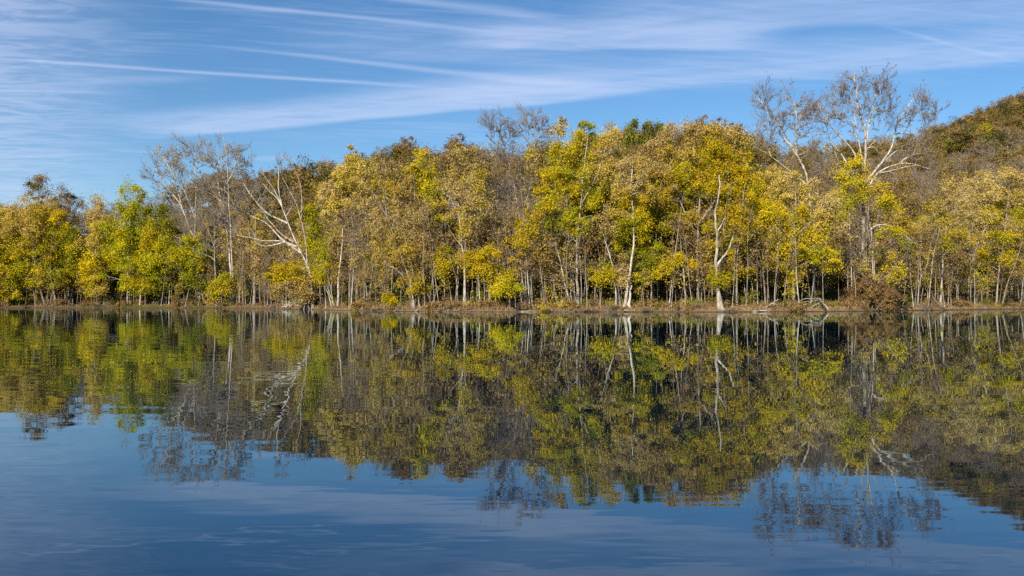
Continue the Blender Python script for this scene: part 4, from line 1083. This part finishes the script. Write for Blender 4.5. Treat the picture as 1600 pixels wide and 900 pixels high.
for row, (d0, d1, stp) in enumerate(((8, 13, 44), (16, 24, 40), (28, 38, 38), (42, 54, 40))):
    px = -130.0
    while px < 1740:
        px += stp * rg.uniform(.7, 1.3) * (0.75 if px < 420 else 1.0)
        d = rg.uniform(d0, d1)
        Y = float(np.interp(px, SHORE_PX, SHORE_Y)) + d
        x = (px - 800) / FPX * Y
        top = np.interp(px, CAN_PX, CAN_ROW) + rg.uniform(8, 60) + (40 if row == 0 else 0)
        h = (HORIZON - top) / FPX * Y + CAM_H - float(terrain_z(x, Y))
        h = float(np.clip(h, 8, 26))
        kinds = next(k for a, b, k in MIX if a <= px < b)
        kd = kinds[rg.integers(0, len(kinds))]
        o = place(MID[kd][rg.integers(0, len(MID[kd]))], x, Y, h / 16, (h / 16) ** 0.6 * rg.uniform(.85, 1.1), rg=rg)
        tag(o, LAB[kd], 'tree', LAB[kd].split(' standing')[0].split(' filling')[0] + 's within the wood')
        n_mid += 1
print('mid', n_mid, time.process_time())

# thin trunks and saplings of the understorey
def proto_sapling(seed, H, pal, dens, colr, tw=.6, name='sapling'):
    rg = np.random.default_rng(seed)
    st = [(np.array([[0, 0, 0], [rg.uniform(-.15, .15), rg.uniform(-.15, .15), H * .4], [rg.uniform(-.6, .6), rg.uniform(-.4, .4), H * .75], [rg.uniform(-.9, .9), 0, H]]), rg.uniform(.06, .13), .02, colr)]
    lb = [(np.array([rg.uniform(-.8, .8), rg.uniform(-.8, .8), H * f]), np.array([.9, .9, .8]), pal, dens, tw) for f in (.55, .72, .88, 1.0)]
    return build_tree(name, rg, (0, 0, -400), st, lb, '', 'tree', merge=True, rc=.7, leaf=.24, per=45, rmin=.016, sides=5)


SAP = [('pale thin leafless pole tree among the trunks', proto_sapling(201, 9, 'brown', .12, PALE, 1.0)), ('pale thin leafless pole tree among the trunks', proto_sapling(202, 11, 'tan', .12, PALE, 1.0)),
       ('grey thin tree with a few brown leaves in the shade', proto_sapling(203, 8, 'brown', .5, GREY)), ('grey thin tree with a few brown leaves in the shade', proto_sapling(204, 10, 'brown', .4, GREY)),
       ('thin young tree with sparse yellow leaves under the canopy', proto_sapling(205, 7, 'tany', .6, PALE)), ('thin young tree with sparse green leaves under the canopy', proto_sapling(206, 7, 'olive', .7, GREY)),
       ('pale thin leafless pole tree among the trunks', proto_sapling(207, 12, 'brown', .08, WHITE, .8))]
n_sap = 0
for k in range(290):
    px = rg.uniform(-60, 1660)
    d = rg.uniform(1.5, 7) if k % 2 else rg.uniform(7, 26)
    Y = float(np.interp(px, SHORE_PX, SHORE_Y)) + d
    x = (px - 800) / FPX * Y
    p = np.array([.11, .11, .2, .2, .18, .10, .10])
    lab, pr = SAP[rg.choice(7, p=p)]
    s = rg.uniform(.7, 1.25)
    o = place(pr, x, Y, s, s * (1.5 if px < 350 else 1.0), rg=rg)
    tag(o, lab, 'tree', lab.split(' among')[0].split(' in the')[0].split(' under')[0] + 's')
    n_sap += 1

SLIM = [('slim pale tree trunk standing in the dark of the wood', proto_sapling(231 + k, 15 + k, 'tany', .10, PALE if k % 2 else WHITE, 1.0, 'slim_tree')) for k in range(3)] + \
       [('slim grey tree trunk standing in the dark of the wood', proto_sapling(241 + k, 14 + k, 'brown', .35, GREY, .9, 'slim_tree')) for k in range(2)]
for k in range(165):
    px = -60 + 1720 * (k + rg.uniform(0, 1)) / 165
    d = rg.uniform(1.6, 6) if k % 2 else rg.uniform(5, 22)
    Y = float(np.interp(px, SHORE_PX, SHORE_Y)) + d
    x = (px - 800) / FPX * Y
    lab, pr = SLIM[rg.integers(0, 5)]
    s = rg.uniform(.6, 1.05)
    o = place(pr, x, Y, s, s * (1.4 if px < 350 else 1.0), rg=rg)
    tag(o, lab, 'tree', lab.split(' standing')[0] + 's')

# shrubs of the undergrowth and along the bank
def proto_shrub(seed, pal, dens, tw, W=1.3, H=1.5, name='shrub'):
    rg = np.random.default_rng(seed)
    st = []
    for k in range(5):
        a = k * 1.26 + rg.uniform(-.3, .3)
        q = np.array([math.cos(a), math.sin(a), 0]) * W * .6
        st.append((np.array([[0, 0, 0], q * .4 + [0, 0, H * .4], q + [0, 0, H * .85]]), .03, .012, GREY))
    lb = [(np.array([rg.uniform(-.5, .5) * W, rg.uniform(-.5, .5) * W, H * rg.uniform(.35, .65)]), np.array([W * .6, W * .6, H * .42]), pal, dens, tw) for _ in range(4)]
    return build_tree(name, rg, (0, 0, -400), st, lb, '', 'shrub', merge=True, rc=.42 * (H / 1.5) ** .6, leaf=.2 * (H / 1.5) ** .5, per=55, rmin=.011 * (H / 1.5) ** .6, limbs=False, sides=4)


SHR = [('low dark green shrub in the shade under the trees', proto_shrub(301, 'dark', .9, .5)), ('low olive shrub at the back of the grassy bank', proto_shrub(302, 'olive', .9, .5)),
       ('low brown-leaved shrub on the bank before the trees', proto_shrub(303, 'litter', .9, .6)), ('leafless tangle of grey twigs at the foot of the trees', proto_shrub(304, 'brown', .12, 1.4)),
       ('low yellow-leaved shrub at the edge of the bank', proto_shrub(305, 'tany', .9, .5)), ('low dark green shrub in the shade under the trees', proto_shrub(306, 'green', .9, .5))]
n_shr = 0
for k in range(290):
    px = rg.uniform(-40, 1640)
    if 1150 < px < 1320 and rg.uniform() < .3:
        continue
    near = k % 2 == 0
    d = (rg.uniform(.5, 2.5) if k % 4 == 0 else rg.uniform(2.2, 5)) if near else rg.uniform(5, 20)
    if near and k % 4 == 0:
        p = [0, 0, .55, .3, .15, 0]
    elif near:
        p = [.05, .25, .35, .2, .05, .1] if not 690 < px < 900 else [.0, .05, .6, .1, .25, 0]
    else:
        p = [.4, .2, .1, .15, .0, .15]
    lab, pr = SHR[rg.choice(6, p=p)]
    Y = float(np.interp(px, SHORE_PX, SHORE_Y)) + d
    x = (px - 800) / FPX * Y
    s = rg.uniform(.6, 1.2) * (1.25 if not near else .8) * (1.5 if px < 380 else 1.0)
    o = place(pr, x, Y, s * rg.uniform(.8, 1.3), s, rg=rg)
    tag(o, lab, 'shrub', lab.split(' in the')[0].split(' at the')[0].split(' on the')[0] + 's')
    n_shr += 1
THK = [('tall dark shrub deep in the shade between the trunks', proto_shrub(321, 'dark', .9, .6, 2.2, 4.6, 'added_dark_bush')), ('tall dark shrub deep in the shade between the trunks', proto_shrub(322, 'dark', .7, 1.0, 2.0, 5.2, 'added_dark_bush')),
       ('tall added brown shrub deep in the shade between the trunks', proto_shrub(323, 'shade', .8, 1.0, 2.1, 4.8, 'added_dark_bush'))]
for k in range(210):  # tall dark bushes added so the bright gaps between trunks read as shade
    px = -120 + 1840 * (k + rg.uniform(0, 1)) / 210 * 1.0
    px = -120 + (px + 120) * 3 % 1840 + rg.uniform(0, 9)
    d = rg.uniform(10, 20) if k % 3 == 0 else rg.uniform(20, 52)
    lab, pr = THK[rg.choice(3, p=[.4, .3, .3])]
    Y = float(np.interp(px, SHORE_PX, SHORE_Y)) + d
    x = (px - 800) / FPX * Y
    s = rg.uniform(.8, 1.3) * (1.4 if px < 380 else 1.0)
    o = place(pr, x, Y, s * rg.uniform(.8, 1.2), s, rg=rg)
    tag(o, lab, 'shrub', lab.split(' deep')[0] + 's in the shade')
print('understorey', n_sap, n_shr, time.process_time())

# ------------------------------------------------------------------ the wooded hillside
def proto_hill(name, seed, pals, dens, tw, H=13, spread=.46, leaf=.46, per=75, rmin=.04, nl=9, low=.2, stem=GREY, rc=1.25, forks=3):
    return proto_tree(name, seed, H, pals, dens, tw, spread=spread, stemcol=stem, nl=nl, low=low, rc=rc, leaf=leaf, per=per, rmin=rmin, forks=forks, sides=5)


HILL = {
    'bare': [proto_hill('hill_bare_tree', 401 + k, ['brown', 'tan'], .22, 1.1, leaf=.42, rc=1.15, forks=4) for k in range(3)],
    'brown': [proto_hill('hill_brown_tree', 411 + k, ['brown', 'rust', 'brown', 'olive'], .6, .8) for k in range(2)],
    'rust': [proto_hill('hill_rust_tree', 421, ['rust', 'olive', 'brown'], .9, .3)],
    'olive': [proto_hill('hill_olive_tree', 431 + k, ['olive', 'dark', 'brown'], .8, .4) for k in range(2)],
    'yellow': [proto_hill('hill_yellow_tree', 441, ['yg', 'green', 'yg'], .95, .2)],
    'tan': [proto_hill('hill_tan_tree', 451, ['tan', 'brown'], .6, .8)],
    'pine': [proto_hill('hill_pine_tree', 461, ['pine', 'pine', 'olive'], 1.0, .2, spread=.22, low=.2, nl=10)],
}
HLAB = {
    'bare': ('bare grey-brown tree on the hillside', 'bare trees on the hillside'), 'brown': ('brown-leaved tree on the hillside behind the bank', 'brown trees on the hillside'),
    'rust': ('rust-leaved oak-like tree high on the hillside', 'rust trees on the hillside'), 'olive': ('dark olive-green tree on the hillside', 'olive trees on the hillside'),
    'yellow': ('yellow-green tree standing out on the hillside', 'yellow trees on the hillside'), 'tan': ('tan sparse tree low on the hillside', 'tan trees on the hillside'),
    'pine': ('dark green pine rising over the ridge behind the gold trees', 'pines on the ridge')}


def hill_tree(kd, px, Y, h, wf=1.0, label=None):
    x = (px - 800) / FPX * Y
    pr = HILL[kd][rg.integers(0, len(HILL[kd]))]
    o = place(pr, x, Y, h / 13, h / 13 * wf, sink=.4, rg=rg)
    tag(o, label or HLAB[kd][0], 'tree', None if label else HLAB[kd][1])
    if label and 'group' in o:
        del o['group']
    return o


n_hill = 0
Y = 222.0
while Y < 452:
    px = -60.0
    while px < 1680:
        s = Y / FPX
        px += rg.uniform(4.6, 7.4) / s
        yr = float(np.interp(px, RIDGE_PX, RIDGE_Y))
        y = Y + rg.uniform(-5, 5)
        if y > yr + 12 or y < float(np.interp(px, SHORE_PX, SHORE_Y)) + 58:
            continue
        x = (px - 800) / FPX * y
        h = rg.uniform(9.5, 14.5)
        top = HORIZON - (float(terrain_z(x, y)) + h - CAM_H) / y * FPX
        if top > np.interp(px, CAN_PX, CAN_ROW) + 22:      # hidden behind the riverside trees
            continue
        f = (HORIZON - top) / 340.0
        if px < 330:
            kd = rg.choice(['bare', 'brown', 'bare'])
        elif px < 620:
            kd = rg.choice(['brown', 'olive', 'rust', 'olive', 'bare'])
        elif px < 1160:
            kd = rg.choice(['bare', 'brown', 'rust', 'olive', 'bare'])
        elif top > 300:
            kd = rg.choice(['tan', 'brown', 'bare'])
        elif y > yr - 45 and px > 1470:
            kd = rg.choice(['rust', 'brown', 'olive', 'olive', 'brown'])
        else:
            kd = rg.choice(['bare', 'brown', 'tan', 'rust'], p=[.55, .25, .12, .08])
        hill_tree(kd, px, y, h, rg.uniform(.9, 1.15))
        n_hill += 1
    Y += 9.0
for px, kd, lab in ((985, 'pine', 'dark green pine rising over the ridge between the ragged gold tree and the gold dome'), (1012, 'pine', 'dark green pine on the ridge just left of the gold dome'), (1034, 'pine', 'dark green pine half hidden by the top of the gold dome'),
                    (1540, 'yellow', 'bright yellow-green round tree alone among brown trees high on the right hill'), (1530, 'olive', 'long green crown low on the right hill, below the bright yellow one'), (1575, 'olive', 'green crown low on the right hill beside the edge of the photo'),
                    (478, 'olive', 'dark green round-topped tree on the ridge above the leaning sycamore'), (510, 'olive', 'dark green tree on the ridge right of the round-topped green one'), (630, 'rust', 'brown oak-like top on the ridge right above the tan crowns'), (715, 'rust', 'dark brown tree top on the ridge left of the bare two-headed tree'),
                    (1095, 'rust', 'rust brown tree top peeping over the gold dome'), (1125, 'rust', 'rust tree top on the ridge right of the middle of the gold dome'), (1155, 'rust', 'rust brown tree on the ridge at the right shoulder of the gold dome'), (1198, 'brown', 'dark brown tree on the ridge between the gold dome and the sycamores')):
    yr = float(np.interp(px, RIDGE_PX, RIDGE_Y))
    y, top = {1540: (405, 188), 1530: (330, 236), 1575: (335, 240), 985: (300, 178), 1012: (300, 184), 1034: (300, 184), 478: (320, 246), 510: (315, 250), 630: (320, 212), 715: (315, 210), 1095: (310, 182), 1125: (312, 186), 1155: (312, 192), 1198: (315, 212)}[px]
    x = (px - 800) / FPX * y
    h = float(np.clip(CAM_H + (HORIZON - top) / FPX * y - float(terrain_z(x, y)), 8, 24))
    hill_tree(kd, px, y, h, 1.0 if h < 16 else 13 / h * 1.2, lab)
    n_hill += 1
print('hill', n_hill, time.process_time())

# ------------------------------------------------------------------ grass and weeds of the bank (nobody could count them)
def grass(name, n, pxr, dr, hr, pal, seed, patch=None):
    rg = np.random.default_rng(seed)
    px = rg.uniform(*pxr, n)
    d = rg.uniform(dr[0], dr[1], n)
    Y0 = np.interp(px, SHORE_PX, SHORE_Y)
    x = (px - 800) / FPX * Y0
    y = shore_y(x) + d
    if patch is not None:
        k = vnoise(x, y, patch, seed) > rg.uniform(-.5, .5, n)
        x, y = x[k], y[k]
    n = len(x)
    z = terrain_z(x, y)
    h = rg.uniform(hr[0], hr[1], n) * (1 + .4 * vnoise(x, y, 3.0, 4))
    a = rg.uniform(0, 6.28, n)
    w = rg.uniform(.03, .075, n)
    ln = rg.normal(size=(n, 2)) * .45 * h[:, None]
    b = np.stack([x, y, z - .03], -1)
    dx = np.stack([np.cos(a), np.sin(a), 0 * a], -1) * w[:, None]
    mid = b + np.stack([ln[:, 0] * .35, ln[:, 1] * .35, h * .6], -1)
    tip = b + np.stack([ln[:, 0], ln[:, 1], h], -1)
    v = np.stack([b - dx, b + dx, mid + dx * .7, tip, mid - dx * .7], 1).reshape(-1, 3)
    i = np.arange(n) * 5
    q = np.stack([i, i + 1, i + 2, i + 4], -1)
    t = np.stack([i + 4, i + 2, i + 3], -1)
    pc = np.array(PAL[pal])
    c = pc[rg.integers(0, len(pc), n)] * rg.uniform(.75, 1.2, (n, 1))
    o = link(name, make_mesh(name, v, [q, t], LEAF, np.concatenate([c, c]), 'leaf_colour', True))
    tag(o, kind='stuff')
    return o


PAL['straw'] = [(.30, .19, .10), (.38, .25, .13), (.24, .15, .08), (.34, .26, .10)]
PAL['turf'] = [(.16, .17, .03), (.22, .22, .04), (.12, .13, .025), (.30, .24, .06)]
grass('dry_grass', 42000, (-60, 1660), (.25, 5.5), (.12, .42), 'straw', 11)
grass('dry_weeds', 14000, (-60, 1660), (.8, 6.0), (.35, .95), 'straw', 15, 2.5)
grass('green_grass', 9000, (130, 340), (.2, 3.5), (.15, .45), 'turf', 12, 4.0)
grass('weeds', 16000, (880, 1660), (2.5, 7.0), (.3, .95), 'turf', 13, 5.0)
grass('fallen_leaves', 26000, (-60, 1660), (4, 30), (.05, .22), 'litter', 14)

# ------------------------------------------------------------------ driftwood, logs, stumps, stones at the waterline
def deadwood(name, label, px, d, pieces, cat, colr=PALE, twigs=0, sink=.05):
    """pieces: [(width px, [(px,row)...])]; the first is the main stem."""
    NUM[0] += 1
    rg = np.random.default_rng(3000 + NUM[0])
    Y = float(np.interp(px, SHORE_PX, SHORE_Y))
    Y = float(shore_y((px - 800) / FPX * Y)) + d
    bx = (px - 800) / FPX * Y
    bz = max(float(terrain_z(bx, Y)), 0.0)
    base = np.array([bx, Y, bz])
    s = Y / FPX
    r0_row = HORIZON - (bz - CAM_H) / Y * FPX          # row of the ground here
    root = bpy.data.objects.new(name, None)
    root.location = base
    COL.objects.link(root)
    tag(root, label, cat)
    for k, (w, pts) in enumerate(pieces):
        p = np.stack([np.array([q[0] - px for q in pts]) * s, np.cumsum(rg.uniform(-.25, .25, len(pts))), np.array([q[1] for q in pts]) * s], -1)
        p = resample(p, max(6, 3 * len(pts)))
        p[1:-1] += rg.normal(size=(len(p) - 2, 3)) * .03
        r = w * s * .5 * np.linspace(1, .35, len(p))
        g = Geo()
        g.tubes(p[None], r[None], 6, np.asarray(colr))
        if twigs:
            a, b, _ = spawn(rg, p[None], r[None], twigs, .4, .8, .25, 4, .2, .012)
            g.tubes(a, b, 3, np.asarray(colr) * .9)
            a2, b2, _ = spawn(rg, a, b, 2, .5, .7, .2, 3, .3, .010)
            g.tubes(a2, b2, 3, np.asarray(colr) * .8)
        nm = 'trunk' if k == 0 else 'branch'
        link(nm, g.mesh(nm, BARK), root)
    return root


# rows here are heights above the ground in photograph pixels
deadwood('fallen_treetop', 'bleached fallen treetop, its bare branches fanned on the bank below the wide bright yellow tree', 1290, 1.2,
         [(2.8, [(1293, 0), (1287, 9), (1280, 17)]), (1.5, [(1280, 17), (1268, 16), (1256, 17), (1246, 12), (1240, 9)]), (1.4, [(1281, 15), (1262, 9), (1238, 0)]), (1.2, [(1286, 11), (1276, 7), (1258, -1)]), (1.1, [(1288, 8), (1282, 5), (1274, 0)]), (1.1, [(1279, 17), (1266, 12), (1252, 11)]), (1.0, [(1284, 12), (1270, 4), (1264, 0)])], 'driftwood', PALE, 2)
deadwood('fallen_branch', 'single pale dead branch slanting up from the grass, left of the bleached fallen treetop', 1198, 1.6,
         [(2.6, [(1190, 0), (1198, 4), (1206, 8), (1217, 15)]), (1.4, [(1206, 8), (1213, 7), (1220, 3)])], 'driftwood', PALE)
deadwood('drift_log', 'pale log lying along the waterline below the slanting dead branch', 1188, -.15,
         [(2.4, [(1175, 1), (1186, 1.5), (1200, 1)]), (1.2, [(1186, 1.5), (1192, 3), (1198, 4)])], 'log', PALE)
deadwood('brush_heap', 'grey heap of drift branches on the bank left of the leaning sycamore', 458, .8,
         [(2.4, [(440, 1), (455, 4), (470, 3)]), (2, [(446, 0), (452, 6), (462, 9)]), (1.8, [(450, 8), (462, 5), (476, 0)]), (1.6, [(444, 4), (458, 8), (468, 7)]), (1.6, [(464, 0), (458, 7), (450, 10)]), (1.4, [(452, 1), (464, 9), (474, 8)])], 'driftwood', PALE, 4)
deadwood('leaning_log', 'dark trunk propped against the bank beside the white stem clump', 505, .9,
         [(4, [(514, 1), (506, 10), (498, 24)]), (2, [(506, 10), (502, 6), (498, 0)])], 'log', (.07, .055, .045))
deadwood('drift_log', 'dark log half in the water under the brown-leaved tree of the middle left', 598, .0,
         [(3.4, [(582, 1), (600, 2), (618, 1.5)]), (1.6, [(604, 2), (612, 4), (620, 4)])], 'log', (.075, .06, .05))
deadwood('drift_log', 'small forked driftwood standing in the shallows before the two pale leaning trunks', 655, .05,
         [(2.6, [(648, 0), (654, 4), (661, 8)]), (1.8, [(654, 4), (652, 1), (648, -1)])], 'driftwood', GREY)
deadwood('fallen_branch', 'crooked grey branch stuck upright in the bank right of the two pale leaning trunks', 673, .7,
         [(2.4, [(671, 0), (675, 9), (677, 14)]), (1.5, [(675, 9), (671, 18), (668, 26)]), (1.2, [(676, 12), (680, 20), (680, 28)])], 'driftwood', PALE)
deadwood('root_stump', 'dark upturned root stump at the water before the small yellow tree of the middle', 810, .2,
         [(5, [(808, 0), (810, 6), (812, 13)]), (3, [(810, 4), (804, 5), (802, 2)]), (2.4, [(811, 9), (816, 12), (820, 15)]), (2, [(811, 8), (806, 12), (805, 15)]), (2, [(810, 3), (818, 3), (824, 0)])], 'stump', (.05, .04, .035), 2)
deadwood('drift_log', 'pale thin log lying in the shallows right of the dark root stump', 828, -.2,
         [(2, [(814, .5), (826, 1), (842, .8)])], 'log', PALE)
deadwood('fallen_branch', 'dark branch reaching down into the water below the slim grey trunk', 897, .1,
         [(2.6, [(890, 3), (897, 0), (908, 0)]), (1.8, [(897, 1), (902, 4), (912, 3)]), (1.6, [(893, 2), (888, 0), (884, -1)])], 'driftwood', (.10, .08, .065), 2)
deadwood('drift_log', 'dark log along the mud right of the slim grey trunk', 924, .1,
         [(2.6, [(912, 1), (924, 1.6), (936, 1)])], 'log', (.08, .065, .05))
deadwood('drift_log', 'short pale log on the mud in front of the white trunk cluster', 978, .1,
         [(2.2, [(974, 1), (980, 1.6), (984, 1)])], 'log', PALE)
deadwood('root_stump', 'small dark stump on the mud left of the bleached snag', 1060, .2,
         [(4, [(1059, 0), (1060, 4), (1061, 7)]), (2, [(1060, 3), (1064, 4), (1067, 1)]), (1.8, [(1060, 4), (1056, 5), (1054, 2)])], 'stump', (.05, .04, .035))
deadwood('leaning_log', 'dark log leaning to the water at the right foot of the bleached fallen treetop', 1285, .5,
         [(4, [(1290, 0), (1284, 9), (1278, 17)])], 'log', (.06, .05, .04))
deadwood('drift_log', 'thin pale log resting on the bank between the right-hand grey trunks', 1452, 3,
         [(1.8, [(1444, 1), (1452, 1.5), (1462, 1)])], 'log', PALE)
deadwood('fallen_branch', 'long pale stick leaning against the pale straight trunk on the right', 1466, 2.4,
         [(1.8, [(1456, 18), (1464, 8), (1471, 0)])], 'driftwood', PALE)
deadwood('drift_log', 'dark drift branch in the shallows below the arching dark trunk at the left', 44, .05,
         [(2.2, [(34, 0), (42, 1.5), (52, 3)]), (1.4, [(42, 1.5), (38, 3), (33, 3)])], 'log', (.07, .055, .045), 2)


for px, d, lab in ((577, .1, 'low dark drift stick at the waterline left of the half-sunk dark log'), (694, .3, 'dark drift stick under the cut bank beside the pale boulder'), (727, .2, 'dark stick added for the dark hole under the bank below the upswept tan tree'),  # two of these are added dark strokes for a shaded undercut and hole
                   (1345, .2, 'dark drift stick in the shadow under the big brown bush'), (1142, .1, 'thin dark drift stick on the mud right of the bleached snag'), (1010, .1, 'thin dark drift stick on the mud below the thin white trunk'), (432, .1, 'thin dark drift stick at the waterline left of the brush heap'), (1390, .1, 'dark drift stick at the waterline right of the big brown bush')):  # the one below the brown bush is added for its shadow
    deadwood('drift_stick', lab, px, d, [(2.4, [(px - 10, .3), (px, 1.6), (px + 11, .8)]), (1.3, [(px, 1.6), (px + 6, 4), (px + 9, 6)])], 'driftwood', (.08, .065, .05), 2)


def stone(label, px, d, w, h, seed, colr):
    rg = np.random.default_rng(seed)
    Y = float(np.interp(px, SHORE_PX, SHORE_Y)) + d
    x = (px - 800) / FPX * Y
    n, m = 14, 9
    th = np.linspace(0, math.pi, m)[:, None]
    ph = np.linspace(0, 2 * math.pi, n, endpoint=False)[None]
    r = 1 + .16 * np.sin(2 * ph + 3 * th + seed) + .10 * np.sin(5 * ph - 2 * th) + .05 * rg.normal(size=(m, n))
    v = np.stack([np.sin(th) * np.cos(ph) * r * w, np.sin(th) * np.sin(ph) * r * w * .7, np.cos(th) * r * h], -1).reshape(-1, 3)
    i, j = np.meshgrid(np.arange(m - 1), np.arange(n), indexing='ij')
    f = np.stack([i * n + j, (i + 1) * n + j, (i + 1) * n + (j + 1) % n, i * n + (j + 1) % n], -1).reshape(-1, 4)
    o = link('boulder', make_mesh('boulder', v, [f], BARK, np.broadcast_to(np.array(colr), v.shape), 'bark_colour', False, True))
    o.location = (x, Y, float(terrain_z(x, Y)) + h * .35)
    tag(o, label, 'boulder')


stone('pale rounded boulder half buried in the brown bank below the dark hollow', 688, 2.2, .34, .24, 3, (.42, .39, .36))
stone('small grey stone at the waterline left of the bleached snag', 1076, .4, .16, .11, 5, (.30, .28, .26))

# every repeated tree and shrub is named by the landmark tree it stands behind or beside
MARKS = [(-60, 'golden left-edge tree'), (60, 'twin pale stems'), (125, 'narrow gold tree'), (185, 'two-pointed yellow tree'), (240, 'broad skirted tree'), (285, 'fan-limbed left sycamore'), (330, 'thin straight grey tree'), (378, 'swollen-footed grey tree'),
         (425, 'brush heap'), (470, 'leaning white sycamore'), (508, 'white stem clump'), (545, 'pale gold tree'), (590, 'half-sunk dark log'), (635, 'pale leaning trunks'), (685, 'dark hollow and boulder'), (728, 'upswept tan tree'), (765, 'bright yellow mound'), (805, 'dark root stump'),
         (850, 'bare two-headed tree'), (890, 'ragged gold tree'), (940, 'dead drooping bough'), (975, 'white trunk cluster'), (1020, 'thin white trunk'), (1065, 'flat yellow sprays'), (1120, 'bleached snag'), (1165, 'tiered yellow tree'), (1215, 'wide bright yellow tree'), (1265, 'left-leaning right sycamore'),
         (1305, 'bleached fallen treetop'), (1355, 'tallest sycamore'), (1410, 'arching white bough'), (1445, 'forked grey trunk'), (1480, 'pale straight trunk'), (1525, 'slanting white bough'), (1570, 'two dark leaning trunks'), (1625, 'right-edge tan tree')]
sets = {}
for o in SC.objects:
    if o.parent is None and o.get('group') and o.name.split('.')[0] in ('wood_tree', 'sapling', 'slim_tree', 'shrub', 'added_dark_bush', 'hill_bare_tree', 'hill_brown_tree', 'hill_rust_tree', 'hill_olive_tree', 'hill_yellow_tree', 'hill_tan_tree', 'hill_pine_tree') and o.location.z > -300:
        px = 800 + FPX * o.location.x / o.location.y
        mk = min(MARKS, key=lambda m: abs(m[0] - px))[1]
        dd = o.location.y - float(shore_y(o.location.x))
        lab = o['label']
        for cut in (' standing', ' filling', ' among', ' in the shade', ' in the dark', ' deep', ' under the', ' at the', ' on the', ' high', ' low on'):
            lab = lab.split(cut)[0]
        if o.name.startswith('hill'):
            lab += (' high' if dd > 175 else ' low') + ' on the hill behind the ' + mk
        else:
            lab += (' beside the ' if dd < 5 else ' just behind the ' if dd < 18 else ' deep behind the ') + mk
        sets.setdefault(lab, []).append((px, o))
for lab, v in sets.items():
    v.sort(key=lambda t: t[0])
    add = {1: ('',), 2: (', left one', ', right one'), 3: (', leftmost', ', middle one', ', rightmost')}.get(len(v), ('',) * len(v))
    for (px, o), a in zip(v, add):
        o['label'] = ' '.join((lab.replace('thin young tree with sparse', 'young tree, sparse').replace('grey thin tree with a few brown leaves', 'grey thin brown-leaved tree') + a).split())

# prototypes that no place used would hang below the ground: remove them
for o in list(SC.objects):
    if o.parent is None and o.type == 'EMPTY' and o.location.z < -300:
        for ch in list(o.children):
            bpy.data.objects.remove(ch)
        bpy.data.objects.remove(o)
print('tris', sum(sum(len(p.vertices) - 2 for p in m.polygons) if len(m.polygons) < 10 else len(m.polygons) * 2 for m in bpy.data.meshes), 'objects', len(SC.objects), time.process_time())
